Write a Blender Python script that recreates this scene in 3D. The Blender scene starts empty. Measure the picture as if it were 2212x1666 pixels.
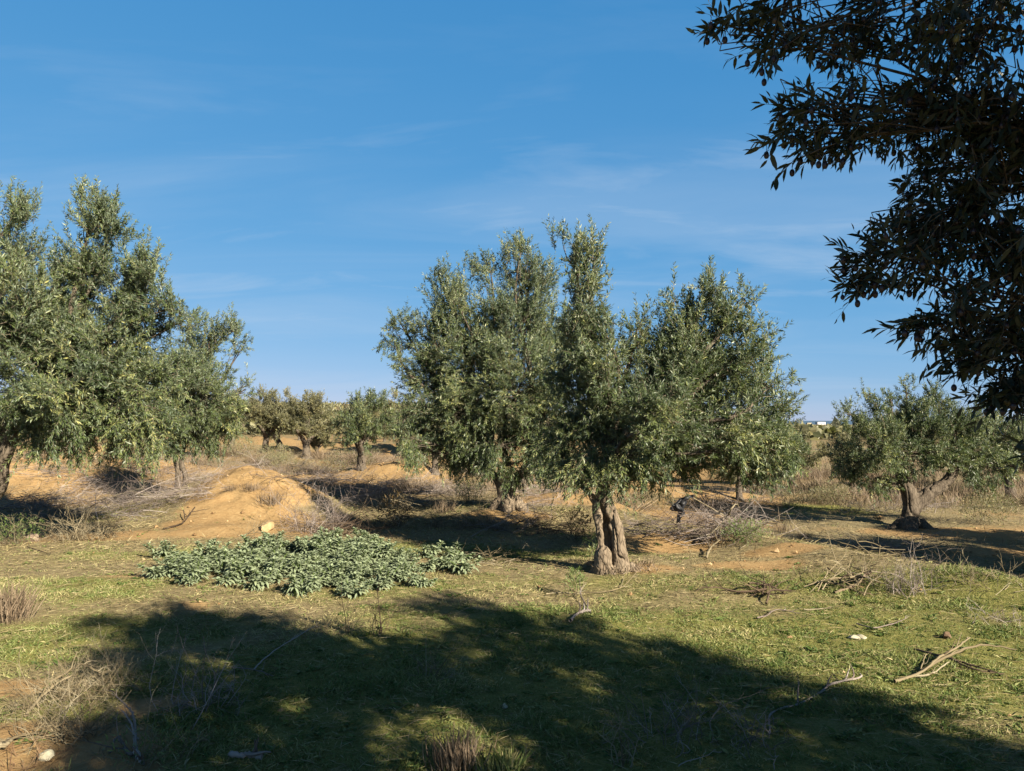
import bpy, math
import numpy as np
from mathutils import Vector

scene = bpy.context.scene
COL = scene.collection
rng = np.random.default_rng(11)

# ------------------------------------------------------------------ camera model
W0, F0, HOR = 2212.0, 1609.5, 909.0
CX, CY = 1106.0, 833.0
EYE = 1.6
PITCH = math.atan((HOR - CY) / F0)
cp, sp = math.cos(PITCH), math.sin(PITCH)

def ray(u, v):
    x = (u - CX) / F0; y = (CY - v) / F0
    return np.array([x, cp - y * sp, sp + y * cp])

def P(u, v, Y):
    d = ray(u, v); d = d / d[1] * Y
    return d + np.array([0, 0, EYE])

# ------------------------------------------------------------------ noise
def _h(ix, iy, iz, s):
    n = (ix * 374761393 + iy * 668265263 + iz * 2147483647 + s * 974634) & 0xffffffff
    n = ((n ^ (n >> 13)) * 1274126177) & 0xffffffff
    n = (n ^ (n >> 16)) & 0xffffff
    return n / 16777215.0

def vn3(p, s=0):
    p = np.asarray(p, float)
    i = np.floor(p).astype(np.int64); f = p - i; f = f * f * (3 - 2 * f)
    x, y, z = i[..., 0], i[..., 1], i[..., 2]; fx, fy, fz = f[..., 0], f[..., 1], f[..., 2]
    def L(a, b, t): return a + (b - a) * t
    r = []
    for dz in (0, 1):
        a = L(_h(x, y, z + dz, s), _h(x + 1, y, z + dz, s), fx)
        b = L(_h(x, y + 1, z + dz, s), _h(x + 1, y + 1, z + dz, s), fx)
        r.append(L(a, b, fy))
    return L(r[0], r[1], fz)

def vn2(x, y, s=0):
    x = np.asarray(x, float); y = np.asarray(y, float)
    return vn3(np.stack([x, y, np.zeros_like(x) + .37], -1), s)

def fbm(x, y, s=0, o=4):
    t = 0; a = .5
    for k in range(o):
        t = t + a * vn2(x * 2 ** k, y * 2 ** k, s + k * 7); a *= .5
    return t / (1 - .5 ** o)

def ss(a, b, x):
    t = np.clip((x - a) / (b - a), 0, 1)
    return t * t * (3 - 2 * t)

# ------------------------------------------------------------------ terrain
MOUNDS = [(-4.6, 13.2, 1.15, 1.4, .62), (-3.7, 12.4, .8, .9, .28), (-5.9, 13.7, 1.0, .9, .30), (-10.8, 17, 2.2, 1.6, .8),
          (-.1, 12.6, 1.4, .9, .17), (1.5, 14.6, 1.6, 1.0, .25), (2.1, 9.9, 1.1, .45, .12),
          (1.16, 8.05, .55, .5, .05), (-4.0, 10.6, 1.0, .5, .08), (-.3, 9.4, .35, .25, .07)]
_r = np.random.default_rng(5)
for k in range(46):
    yy = _r.uniform(19, 62); xx = _r.uniform(-.75, .34) * yy
    MOUNDS.append((xx, yy, _r.uniform(1.2, 3), _r.uniform(.8, 1.8), _r.uniform(.25, .6)))

def H(x, y):
    x = np.asarray(x, float); y = np.asarray(y, float)
    z = np.zeros_like(x + y)
    q = (x - 3.25) * .85 + (y - 9.8) * .53
    amp = .22 + .62 * ss(0, 4, x) * ss(-6, 0, q)
    z = z - amp * ss(0, 3.6, q) + .14 * np.exp(-((q + .35) / .6) ** 2) * ss(2.2, 3.4, x)
    for cx, cy, rx, ry, h in MOUNDS:
        z = z + h * np.exp(-(((x - cx) / rx) ** 2 + ((y - cy) / ry) ** 2))
    z = z + np.clip(z, 0, 1) * ((fbm(x * 1.3, y * 1.3, 33) - .5) * .8 + (fbm(x * 4.2, y * 3.2, 35) - .5) * .4)
    near = 1 - ss(40, 90, np.hypot(x, y))
    z = z + near * ((fbm(x * .55, y * .55, 3) - .5) * .16 + (fbm(x * 3.1, y * 3.1, 9) - .5) * .05)
    t = x / np.maximum(y, 1)
    left = ss(.22, -.05, t); yy = np.maximum(y, 0)
    z = z + left * 16 * ss(120, 700, yy) * (.75 + .5 * fbm(x / 160, y / 400, 21))
    z = z + (1 - left) * (-3.6 * ss(60, 480, yy) - 4.5 * ss(1150, 1600, yy))
    return z

def G(u, v, tmax=120):
    d = ray(u, v); d = d / d[1]
    t = np.concatenate([np.arange(1.0, 30, .01), np.arange(30, tmax, .1)])
    z = EYE + d[2] * t - H(d[0] * t, t)
    k = np.argmax(z < 0)
    if z[k] >= 0: k = len(t) - 1
    t = t[k]
    return np.array([d[0] * t, t, float(H(d[0] * t, t))])

# ------------------------------------------------------------------ masks
def spots(x, y, L):
    m = np.zeros_like(x)
    for cx, cy, rx, ry, a in L:
        m = np.maximum(m, a * np.exp(-(((x - cx) / rx) ** 2 + ((y - cy) / ry) ** 2) ** 1.5))
    return m
def gs(u, v, rx, ry, a=1.0):
    g = G(u, v); return (g[0], g[1], rx, ry, a)
SAND = [(-4.3, 12.6, 1.15, 1.9, 1.25), (-3.9, 11.0, 1.5, .9, 1.1), (-6.5, 12.5, 1.8, 1.0, .45), (-10.5, 16.5, 2.6, 2.2, 1.1),
        (-6.2, 10.2, 2.4, .5, .9), gs(1620, 1222, .75, .28, .9), gs(1400, 1225, .6, .35, .75), gs(1440, 1170, .9, .45, 1.1),
        gs(1700, 1185, .55, .28, 1.1), gs(2050, 1150, 2.2, .9, 1.1), gs(2170, 1195, 1.2, .6, 1.0), gs(1240, 1075, 1.7, .8, 1.0),
        gs(1100, 1115, .9, .5, .9), gs(20, 1490, .25, .18, 1.2), gs(60, 1615, .7, .34, 1.25), gs(320, 1530, .28, .22, .8),
        gs(240, 1660, .35, .15, .8), gs(415, 1310, .18, .16, .9), gs(290, 1245, .5, .1, .7), gs(1100, 1168, .3, .2, .8),
        gs(480, 1150, 1.2, .4, .9), gs(560, 1240, 2.2, .18, .3)]
GREEN = [gs(2000, 1420, 2.4, 1.6, 1.0), gs(1500, 1400, 1.6, 1.3, .8), gs(1000, 1500, 3.0, 1.6, 1.0), gs(300, 1370, 1.2, .7, .75),
         gs(1100, 1090, 2.2, 1.2, .5), gs(980, 1095, 1.2, .7, .8), gs(1750, 1100, 2.0, 1.6, .95), gs(1660, 1095, 1.4, 1.6, .8),
         gs(900, 1180, 1.6, .6, .7), gs(1150, 1200, 1.5, .5, .75), gs(2150, 1280, 1.4, .9, 1.0), gs(240, 1045, 1.6, 1.2, .6), gs(200, 1120, 1.6, .7, .6),
         gs(1300, 1290, 1.2, .6, .55), gs(1750, 1330, 2.0, .8, .7), gs(600, 1290, 1.2, .4, .5), gs(80, 1400, .9, .7, .8), gs(1500, 1262, 2.2, .7, .62), gs(1850, 1270, 1.8, .8, .8), gs(300, 1205, 1.6, .5, .55), gs(150, 1270, 1.6, .6, .75), gs(650, 1275, 1.8, .6, .6), gs(1050, 1262, 1.2, .6, .65), gs(700, 1230, 1.4, .6, .6), gs(1150, 1340, 2., .8, .75), gs(1300, 1590, 3, 1., .9)]

def masks(x, y):
    r = np.hypot(x, y)
    n = fbm(x * 1.1, y * 1.1, 41); n2 = fbm(x * 4.5, y * 4.5, 57)
    sand = spots(x, y, SAND)
    far = ss(14, 18, r) * (ss(.42, .6, fbm(x * .28, y * .42, 77)) * .65 + .42)
    far = np.where(x / np.maximum(y, 1) > .36, far * .5, far)
    sand = np.maximum(sand, far)
    for cx, cy, rx, ry, h in MOUNDS[10:]:
        sand = np.maximum(sand, .9 * np.exp(-(((x - cx) / rx) ** 2 + ((y - cy) / ry) ** 2) * .8))
    sand = np.clip(ss(.38, .68, sand + (n - .5) * .5 + (n2 - .5) * .45), 0, 1)
    g = spots(x, y, GREEN)
    n3 = fbm(x * .8 + 9, y * 1.5, 71)
    g = np.clip(ss(.22, .85, g + (n - .5) * .5 + (n2 - .5) * .75 + (n3 - .5) * .8), 0, 1) * (1 - sand)
    return sand, g

# ------------------------------------------------------------------ materials
def new_mat(name):
    m = bpy.data.materials.new(name); m.use_nodes = True
    nt = m.node_tree; nt.nodes.clear()
    out = nt.nodes.new('ShaderNodeOutputMaterial')
    return m, nt, out
def N(nt, typ, **kw):
    n = nt.nodes.new(typ)
    for k, v in kw.items(): setattr(n, k, v)
    return n
ALB = .76   # reflectances for the exposure used
def alb(c): return tuple(q * ALB for q in c)
def ramp(nt, fac, stops, keep=False):
    r = nt.nodes.new('ShaderNodeValToRGB'); e = r.color_ramp.elements
    while len(e) < len(stops): e.new(.5)
    for k, (p, c) in enumerate(stops):
        e[k].position = p; e[k].color = (*(c if keep else alb(c)), 1)
    nt.links.new(fac, r.inputs[0]); return r.outputs[0]
def noise(nt, scale, detail=4, coord=None, rough=.55):
    n = nt.nodes.new('ShaderNodeTexNoise'); n.inputs['Scale'].default_value = scale
    n.inputs['Detail'].default_value = detail; n.inputs['Roughness'].default_value = rough
    if coord is not None: nt.links.new(coord, n.inputs['Vector'])
    return n.outputs['Fac']
def mix(nt, fac, a, b, mode='MIX'):
    m = nt.nodes.new('ShaderNodeMix'); m.data_type = 'RGBA'; m.blend_type = mode
    for s, v in ((m.inputs[0], fac), (m.inputs[6], a), (m.inputs[7], b)):
        if isinstance(v, (int, float)): s.default_value = v
        elif isinstance(v, tuple): s.default_value = (*v, 1)
        else: nt.links.new(v, s)
    return m.outputs[2]
def attr(nt, name):
    a = nt.nodes.new('ShaderNodeAttribute'); a.attribute_name = name; return a.outputs['Fac']
def princ(nt, out, col, rough=.8, spec=.2, bump=None, bs=.3, bd=.02):
    b = nt.nodes.new('ShaderNodeBsdfPrincipled')
    if isinstance(col, tuple): b.inputs['Base Color'].default_value = (*col, 1)
    else: nt.links.new(col, b.inputs['Base Color'])
    b.inputs['Roughness'].default_value = rough
    b.inputs['Specular IOR Level'].default_value = spec
    if bump is not None:
        bp = nt.nodes.new('ShaderNodeBump'); bp.inputs['Strength'].default_value = bs; bp.inputs['Distance'].default_value = bd
        nt.links.new(bump, bp.inputs['Height']); nt.links.new(bp.outputs[0], b.inputs['Normal'])
    if out is not None: nt.links.new(b.outputs[0], out.inputs[0])
    return b

def leaf_mat(name, stops, back, trans=.22, rough=.5, spec=.35):
    m, nt, out = new_mat(name)
    t = attr(nt, 'tint')
    c = ramp(nt, t, stops)
    geo = nt.nodes.new('ShaderNodeNewGeometry')
    bk = mix(nt, .55, alb(back), c)
    col = mix(nt, geo.outputs['Backfacing'], c, bk)
    b = princ(nt, None, col, rough, spec)
    tr = nt.nodes.new('ShaderNodeBsdfTranslucent')
    nt.links.new(mix(nt, 1.0, c, (1.0, 1.1, .6), 'MULTIPLY'), tr.inputs[0])
    ms = nt.nodes.new('ShaderNodeMixShader'); ms.inputs[0].default_value = trans
    nt.links.new(b.outputs[0], ms.inputs[1]); nt.links.new(tr.outputs[0], ms.inputs[2])
    nt.links.new(ms.outputs[0], out.inputs[0])
    return m

OLIVE = leaf_mat('olive_leaf', [(0, (0.0383, 0.0635, 0.023)), (.45, (0.0957, 0.136, 0.0461)), (.8, (0.191, 0.217, 0.0794)), (1, (0.383, 0.376, 0.141))], (0.27, 0.329, 0.256), .24, .42, .4)
OLIVE_PALE = leaf_mat('olive_leaf_pale', [(0, (0.0684, 0.0748, 0.0336)), (.5, (0.15, 0.15, 0.0655)), (1, (0.301, 0.264, 0.118))], (0.31, 0.308, 0.218), .25)
OLIVE_SHADED = leaf_mat('olive_leaf_shaded', [(0, (0.0137, 0.0238, 0.0119)), (.6, (0.0275, 0.0409, 0.0172)), (1, (0.0619, 0.0668, 0.0232))], (0.0619, 0.0817, 0.0562), .12)  # darker olive leaf copy, shade on the overhanging sprays put into the colour
SAGE = leaf_mat('sage_leaf', [(0, (0.146, 0.186, 0.108)), (.6, (0.227, 0.278, 0.164)), (1, (0.291, 0.332, 0.183))], (0.27, 0.324, 0.206), .15, .75, .06)
WEED = leaf_mat('weed_leaf', [(0, (0.0675, 0.112, 0.0225)), (.6, (0.128, 0.195, 0.045)), (1, (0.225, 0.27, 0.105))], (0.188, 0.225, 0.105), .25)
RUSTLEAF = leaf_mat('rust_leaf', [(0, (0.056, 0.042, 0.0175)), (.6, (0.119, 0.077, 0.028)), (1, (0.21, 0.14, 0.049))], (0.175, 0.126, 0.063), .2)
GRASS = leaf_mat('grass_blade', [(0, (.058, .10, .024)), (.4, (.125, .175, .046)), (.7, (.235, .255, .092)), (1, (.47, .40, .21))], (.2, .22, .08), .25, .6, .2)
STRAW = leaf_mat('straw', [(0, (0.133, 0.101, 0.0507)), (.5, (0.281, 0.226, 0.117)), (1, (0.429, 0.37, 0.218))], (0.312, 0.267, 0.156), .15, .7, .15)
STALK = leaf_mat('dry_stalk_grass', [(0, (0.093, 0.0651, 0.0434)), (.5, (0.192, 0.143, 0.0961)), (1, (0.291, 0.229, 0.161))], (0.211, 0.161, 0.112), .15, .7, .15)

def twig_mat(name, stops):
    m, nt, out = new_mat(name)
    c = ramp(nt, attr(nt, 'tint'), stops); princ(nt, out, c, .8, .15); return m
TWIG = twig_mat('twig', [(0, (0.09, 0.075, 0.0525)), (1, (0.195, 0.173, 0.12))])
GREY = twig_mat('dead_wood_grey', [(0, (0.0783, 0.0587, 0.0502)), (.5, (0.196, 0.161, 0.142)), (1, (0.36, 0.321, 0.292))])
STRAWTWIG = twig_mat('dead_wood_straw', [(0, (0.088, 0.066, 0.0371)), (.5, (0.182, 0.149, 0.0901)), (1, (0.286, 0.253, 0.175))])
RUST = twig_mat('dead_wood_rust', [(0, (0.066, 0.036, 0.021)), (.5, (0.144, 0.084, 0.048)), (1, (0.228, 0.156, 0.09))])
DARKTWIG = twig_mat('dead_wood_dark', [(0, (0.035, 0.0245, 0.0175)), (.6, (0.091, 0.063, 0.042)), (1, (0.196, 0.147, 0.098))])

def bark_mat(name, dark, midc, light, scale=1.0):
    m, nt, out = new_mat(name)
    tc = nt.nodes.new('ShaderNodeTexCoord'); mp = nt.nodes.new('ShaderNodeMapping')
    mp.inputs['Scale'].default_value = (1, 1, .28); nt.links.new(tc.outputs['Object'], mp.inputs[0])
    a = noise(nt, 26 * scale, 7, mp.outputs[0], .65); b = noise(nt, 7 * scale, 4, tc.outputs['Object'])
    vo = nt.nodes.new('ShaderNodeTexVoronoi'); vo.feature = 'DISTANCE_TO_EDGE'; vo.inputs['Scale'].default_value = 22 * scale
    nt.links.new(mp.outputs[0], vo.inputs['Vector'])
    crack = ramp(nt, vo.outputs['Distance'], [(0, (.25, .25, .25)), (.09, (1, 1, 1))], True)
    c1 = ramp(nt, a, [(.28, dark), (.5, midc), (.72, light)])
    c2 = mix(nt, .6, c1, ramp(nt, b, [(.35, midc), (.65, light)]))
    c3 = mix(nt, .55, c2, crack, 'MULTIPLY')
    h = nt.nodes.new('ShaderNodeMath'); h.operation = 'ADD'
    cr = nt.nodes.new('ShaderNodeSeparateColor'); nt.links.new(crack, cr.inputs[0])
    nt.links.new(a, h.inputs[0]); nt.links.new(cr.outputs[0], h.inputs[1])
    princ(nt, out, c3, .9, .1, h.outputs[0], .7, .012)
    return m
BARK = bark_mat('olive_bark', (0.0581, 0.0436, 0.029), (0.157, 0.122, 0.0871), (0.255, 0.209, 0.151))
BARKLIMB = bark_mat('olive_limb', (0.042, 0.0341, 0.0263), (0.105, 0.0863, 0.0656), (0.168, 0.142, 0.11))
BARKDARK = bark_mat('olive_bark_dark', (0.035, 0.028, 0.021), (0.091, 0.0735, 0.056), (0.168, 0.14, 0.105))

def rock_mat(name, a, b):
    m, nt, out = new_mat(name)
    tc = nt.nodes.new('ShaderNodeTexCoord')
    n = noise(nt, 14, 6, tc.outputs['Object'])
    princ(nt, out, ramp(nt, n, [(.3, a), (.7, b)]), .95, .1, n, .6, .01); return m
ROCKS = {'sand': rock_mat('sandstone', (.27, .18, .085), (.40, .30, .17)), 'pink': rock_mat('pink_stone', (.25, .18, .13), (.38, .3, .23)),
         'pale': rock_mat('pale_stone', (.33, .30, .2), (.48, .45, .34)), 'brick': rock_mat('brick_clay', (.27, .13, .065), (.36, .2, .105)),
         'brown': rock_mat('brown_clod', (.10, .065, .04), (.17, .12, .08))}

def ground_mat():
    m, nt, out = new_mat('earth_and_turf')
    tc = nt.nodes.new('ShaderNodeTexCoord'); co = tc.outputs['Object']
    n1 = noise(nt, 2.2, 6, co); n2 = noise(nt, 17, 6, co, .65); n3 = noise(nt, 75, 4, co, .7)
    sand = ramp(nt, n1, [(.3, (0.248, 0.148, 0.0619)), (.55, (0.322, 0.207, 0.0907)), (.75, (0.372, 0.262, 0.131))])
    sand = mix(nt, .45, sand, ramp(nt, n2, [(.3, (0.185, 0.118, 0.0546)), (.7, (0.383, 0.283, 0.145))]))
    dry = ramp(nt, n2, [(.3, (0.124, 0.0924, 0.0495)), (.5, (0.223, 0.178, 0.0957)), (.72, (0.31, 0.257, 0.145))])
    dry = mix(nt, .3, dry, ramp(nt, n3, [(.35, (0.0806, 0.066, 0.033)), (.65, (0.285, 0.251, 0.145))]))
    green = ramp(nt, n2, [(.3, (0.0808, 0.095, 0.0216)), (.55, (0.157, 0.162, 0.0405)), (.72, (0.285, 0.247, 0.0855))])
    green = mix(nt, .4, green, ramp(nt, n3, [(.35, (0.057, 0.076, 0.018)), (.65, (0.323, 0.275, 0.108))]))
    c = mix(nt, attr(nt, 'green'), dry, green)
    c = mix(nt, attr(nt, 'sand'), c, sand)
    far = mix(nt, noise(nt, .05, 6, co, .7), (0.07, 0.07, 0.035), (0.182, 0.133, 0.07))
    c = mix(nt, attr(nt, 'far'), c, far)
    ad = nt.nodes.new('ShaderNodeMath'); ad.operation = 'MULTIPLY_ADD'; ad.inputs[1].default_value = .5
    nt.links.new(n3, ad.inputs[0]); nt.links.new(n2, ad.inputs[2])
    princ(nt, out, c, .95, .08, ad.outputs[0], .55, .03)
    return m
GROUND = ground_mat()

# ------------------------------------------------------------------ mesh builder
class Geo:
    def __init__(s): s.v = []; s.f = []; s.t = []; s.m = []; s.n = 0
    def add(s, V, F, tint=.5, mi=0):
        V = np.asarray(V, float).reshape(-1, 3); F = np.asarray(F, np.int64)
        s.v.append(V); s.f.append(F + s.n)
        s.t.append(np.broadcast_to(np.asarray(tint, float).reshape(-1), (len(V),)) if np.ndim(tint) == 0 or np.size(tint) == 1 else np.asarray(tint, float).reshape(-1))
        s.m.append(np.full(len(F), mi, np.int32)); s.n += len(V)
    def mesh(s, name, mats, smooth=False, extra=None):
        me = bpy.data.meshes.new(name)
        V = np.concatenate(s.v); sizes = np.concatenate([np.full(len(f), f.shape[1], np.int32) for f in s.f])
        loops = np.concatenate([f.reshape(-1) for f in s.f]).astype(np.int32)
        me.vertices.add(len(V)); me.vertices.foreach_set('co', V.astype(np.float32).ravel())
        me.loops.add(len(loops)); me.loops.foreach_set('vertex_index', loops)
        me.polygons.add(len(sizes))
        st = np.zeros(len(sizes), np.int32); st[1:] = np.cumsum(sizes)[:-1]
        me.polygons.foreach_set('loop_start', st)
        try: me.polygons.foreach_set('loop_total', sizes)
        except Exception: pass
        me.polygons.foreach_set('material_index', np.concatenate(s.m))
        me.polygons.foreach_set('use_smooth', np.full(len(sizes), smooth))
        a = me.attributes.new('tint', 'FLOAT', 'POINT'); a.data.foreach_set('value', np.concatenate(s.t).astype(np.float32))
        for k, val in (extra or {}).items():
            a = me.attributes.new(k, 'FLOAT', 'POINT'); a.data.foreach_set('value', np.asarray(val, np.float32))
        for m in mats: me.materials.append(m)
        me.update(calc_edges=True)
        return me
    def build(s, name, mats, parent=None, smooth=False, off=None, extra=None):
        if off is not None:
            s.v = [v - np.asarray(off) for v in s.v]
        o = bpy.data.objects.new(name, s.mesh(name, mats, smooth, extra)); COL.objects.link(o)
        if parent is not None: o.parent = parent
        elif off is not None: o.location = off
        return o

def empty(name, loc):
    o = bpy.data.objects.new(name, None); COL.objects.link(o); o.location = loc; o.empty_display_size = .2; return o
def tag(o, label=None, cat=None, group=None, kind=None):
    if label: o['label'] = label
    if cat: o['category'] = cat
    if group: o['group'] = group
    if kind: o['kind'] = kind
    return o
def copy_tree(o, parent=None):
    c = o.copy(); COL.objects.link(c)
    if parent is not None: c.parent = parent
    for ch in list(o.children): copy_tree(ch, c)
    return c

def nrm(v): return v / np.maximum(np.linalg.norm(v, axis=-1, keepdims=True), 1e-9)
def frames(T):
    ref = np.zeros_like(T); mt = nrm(T.mean(axis=-2, keepdims=True))
    ref[..., 2] = 1; ref = np.where(np.abs(mt[..., 2:3]) > .85, np.array([1., 0, 0]), ref)
    a = nrm(np.cross(T, ref)); b = np.cross(T, a); return a, b

def tubes(g, Pt, R, S=4, tint=.5, mi=0, cap=False):
    Pt = np.asarray(Pt, float); R = np.asarray(R, float)
    if Pt.ndim == 2: Pt = Pt[None]; R = R[None]
    n, K = Pt.shape[:2]
    T = nrm(np.gradient(Pt, axis=1)); a, b = frames(T)
    ang = np.arange(S) / S * 2 * np.pi
    V = Pt[:, :, None] + R[:, :, None, None] * (a[:, :, None] * np.cos(ang)[:, None] + b[:, :, None] * np.sin(ang)[:, None])
    base = np.arange(n)[:, None, None] * K * S + np.arange(K - 1)[None, :, None] * S
    k = np.arange(S)[None, None]; k2 = (k + 1) % S
    F = np.stack([base + k, base + k2, base + S + k2, base + S + k], -1).reshape(-1, 4)
    tt = np.repeat(np.broadcast_to(np.asarray(tint, float).reshape(-1), (n,)), K * S) if np.size(tint) in (1, n) else tint
    g.add(V, F, tt, mi)
    if cap:
        o = g.n - n * K * S
        for i in range(n):
            g.f.append(np.array([list(range(o + i * K * S, o + i * K * S + S))[::-1]])); g.m.append(np.array([mi], np.int32))
            e = o + i * K * S + (K - 1) * S
            g.f.append(np.array([list(range(e, e + S))])); g.m.append(np.array([mi], np.int32))

def spline(pts, K):
    pts = np.asarray(pts, float); n = len(pts)
    t = np.linspace(0, n - 1, K); i = np.clip(t.astype(int), 0, n - 2); f = (t - i)[:, None]
    p = np.vstack([2 * pts[0] - pts[1], pts, 2 * pts[-1] - pts[-2]])
    p0, p1, p2, p3 = p[i], p[i + 1], p[i + 2], p[i + 3]
    return .5 * (2 * p1 + (p2 - p0) * f + (2 * p0 - 5 * p1 + 4 * p2 - p3) * f ** 2 + (3 * p1 - p0 - 3 * p2 + p3) * f ** 3)

def leaves(g, B, A, Nn, L, Wd, tint, style=0, curve=.12, mi=0):
    n = len(B); A = nrm(A); S = nrm(np.cross(A, Nn)); Nn = np.cross(S, A)
    L = L[:, None]; w = Wd[:, None] * .5
    if style == 0:
        V = np.stack([B, B + A * L * .45 + S * w, B + A * L - Nn * L * curve, B + A * L * .45 - S * w], 1)
        F = np.arange(n)[:, None] * 4 + np.array([0, 1, 2, 3]); g.add(V, F, np.repeat(tint, 4), mi)
    else:
        c = lambda q: B + A * L * q - Nn * L * curve * q * q * 2
        V = np.stack([c(0), c(.3) + S * w * .9, c(.3) - S * w * .9, c(.65) + S * w * .85, c(.65) - S * w * .85, c(1.0)], 1)
        b = np.arange(n)[:, None] * 6
        V[:, 1:5] += (Nn * w * .25)[:, None]
        g.add(V, b + np.array([1, 3, 4, 2]), np.repeat(tint, 6), mi)
        o = g.n - n * 6
        tri = np.concatenate([b + np.array([0, 1, 2]), b + np.array([3, 5, 4])]) + o
        g.f.append(tri); g.m.append(np.full(len(tri), mi, np.int32))

UP = np.array([0, 0, 1.])
def twig_foliage(g, pos, dirs, ln, bend, nleaf, L, Wd, tbase, style=0, twig_r=.0022, mi_leaf=0, mi_twig=1, S=3, tintspread=.17):
    n = len(pos); dirs = nrm(dirs)
    ts = np.linspace(0, 1, 4)
    Pl = pos[:, None] + dirs[:, None] * (ln[:, None, None] * ts[None, :, None]) + bend[:, None] * (ln[:, None, None] * ts[None, :, None] ** 2)
    R = np.broadcast_to(twig_r * (1.1 - .8 * ts), (n, 4))
    tubes(g, Pl, R, S, rng.uniform(.2, .9, n), mi_twig)
    t = (np.arange(nleaf) + .6) / nleaf
    t = np.clip(t[None] * .9 + .1 + rng.normal(0, .03, (n, nleaf)), .05, 1.02)
    B = pos[:, None] + dirs[:, None] * (ln[:, None] * t)[..., None] + bend[:, None] * (ln[:, None] * t * t)[..., None]
    T = nrm(dirs[:, None] + 2 * bend[:, None] * t[..., None])
    a, b = frames(T)
    ph = np.arange(nleaf)[None] * np.pi + (np.arange(nleaf) // 2)[None] * np.pi / 2 + rng.uniform(0, 6.28, (n, 1)) + rng.normal(0, .4, (n, nleaf))
    side = a * np.cos(ph)[..., None] + b * np.sin(ph)[..., None]
    ax = nrm(T * (.55 + .5 * t)[..., None] + side * .75 + rng.normal(0, .15, (n, nleaf, 3)))
    up = UP + rng.normal(0, .55, (n, nleaf, 3)) + side * .35
    sz = np.clip(rng.normal(1, .17, (n, nleaf)), .5, 1.5) * np.where(t > .9, .7, 1)
    tint = np.clip(tbase[:, None] + rng.normal(0, tintspread, (n, nleaf)), 0, 1)
    leaves(g, B.reshape(-1, 3), ax.reshape(-1, 3), up.reshape(-1, 3), (L * sz).ravel(), (Wd * sz * rng.uniform(.8, 1.15, (n, nleaf))).ravel(), tint.ravel(), style, .1, mi_leaf)

def lobe(u, v, ru, rv, Y, dens=1., droop=0., up=.5, dy=0., ry=None):
    k = Y / F0 * (Y + dy) / Y
    return dict(c=P(u, v, Y + dy), r=np.array([ru * k, (ry if ry else .5 * (ru + rv) * k), rv * k]), d=dens, droop=droop, up=up)

def lobe_twigs(lb, k, ln=(.18, .38), seedr=None):
    r = lb['r']; n = max(6, int(k * lb['d'] * math.pi * r[0] * r[2]))
    nc = max(4, n // 11)
    d = nrm(rng.normal(0, 1, (nc, 3))); rad = rng.uniform(0.05, 1, nc) ** .45
    cc = lb['c'] + d * rad[:, None] * r * .93
    ci = rng.integers(0, nc, n)
    pos = cc[ci] + rng.normal(0, 1, (n, 3)) * (.065 + .05 * r.min())
    out = nrm(d[ci] * r)
    dirs = nrm(out * .75 + UP * (lb['up'] - lb['droop'] * .9) + rng.normal(0, .42, (n, 3)))
    l = rng.uniform(*ln, n)
    pos = pos - dirs * l[:, None] * .45
    bend = UP * (.12 - .45 * lb['droop']) + rng.normal(0, .14, (n, 3))
    tb = np.clip(.42 + rng.normal(0, .18, nc)[ci] + rng.normal(0, .08, n), 0.05, .85)
    return cc, pos, dirs, l, bend, tb

def limb_curve(a, b, K=9, wob=.045, sag=.12):
    d = b - a; L = np.linalg.norm(d)
    m1 = a + d * .33 + UP * L * sag * .5 + rng.normal(0, wob * L, 3); m2 = a + d * .7 + UP * L * sag * .35 + rng.normal(0, wob * L, 3)
    return spline([a, m1, m2, b], K)

def make_tree(name, base, trunk_fn, lobes, k, nleaf, L, Wd, mats, label, group=None, root_pts=None, limb_r=.05, style=0,
              ln=(.18, .38), limb_mat=None, twig_r=.0022, limbs=True, bl=True, crown_smooth=False):
    base = np.asarray(base, float)
    t = empty(name, base); tag(t, label, 'tree', group)
    trunk_fn(t, base)
    g = Geo(); rp = [np.asarray(p, float) for p in root_pts]
    for lb in lobes:
        cc, pos, dirs, l, bend, tb = lobe_twigs(lb, k, ln)
        twig_foliage(g, pos, dirs, l, bend, nleaf, L, Wd, tb, style, twig_r)
        if limbs:
            lg = Geo(); c = lb['c']
            a = min(rp, key=lambda p: np.linalg.norm(p - c) + (.6 if p[2] > c[2] else 0))
            cv = limb_curve(a, c); dd = np.linalg.norm(c - a)
            r0 = min(limb_r, .012 + .016 * dd)
            tubes(lg, cv, np.linspace(r0, .007, len(cv)) * (1 + .12 * rng.normal(0, 1, len(cv))), 7, .5)
            if bl:
                ne_ = max(6, int(dd * 16)); ci_ = rng.integers(3, 9, ne_); fd_ = nrm(rng.normal(0, .8, (ne_, 3)) + UP * .5)
                twig_foliage(g, cv[ci_] + rng.normal(0, .03, (ne_, 3)), fd_, rng.uniform(.14, .32, ne_), rng.normal(0, .15, (ne_, 3)), nleaf, L, Wd, np.clip(rng.normal(.4, .18, ne_), 0, 1), style, twig_r)
                nb = min(len(cc), 26); s = cv[rng.integers(5, 9, nb)]
                e = cc[:nb]; mid = (s + e) / 2 + rng.normal(0, .04, (nb, 3)) + UP * .03
                tt = np.linspace(0, 1, 5)[None, :, None]
                Pl = (1 - tt) ** 2 * s[:, None] + 2 * tt * (1 - tt) * mid[:, None] + tt ** 2 * e[:, None]
                tubes(lg, Pl, np.broadcast_to(np.linspace(.0085, .003, 5), (nb, 5)), 4, .5)
            lg.build('limb', [limb_mat or BARKLIMB], t, True, base)
    g.build('crown', mats, t, crown_smooth, base)
    return t

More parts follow.
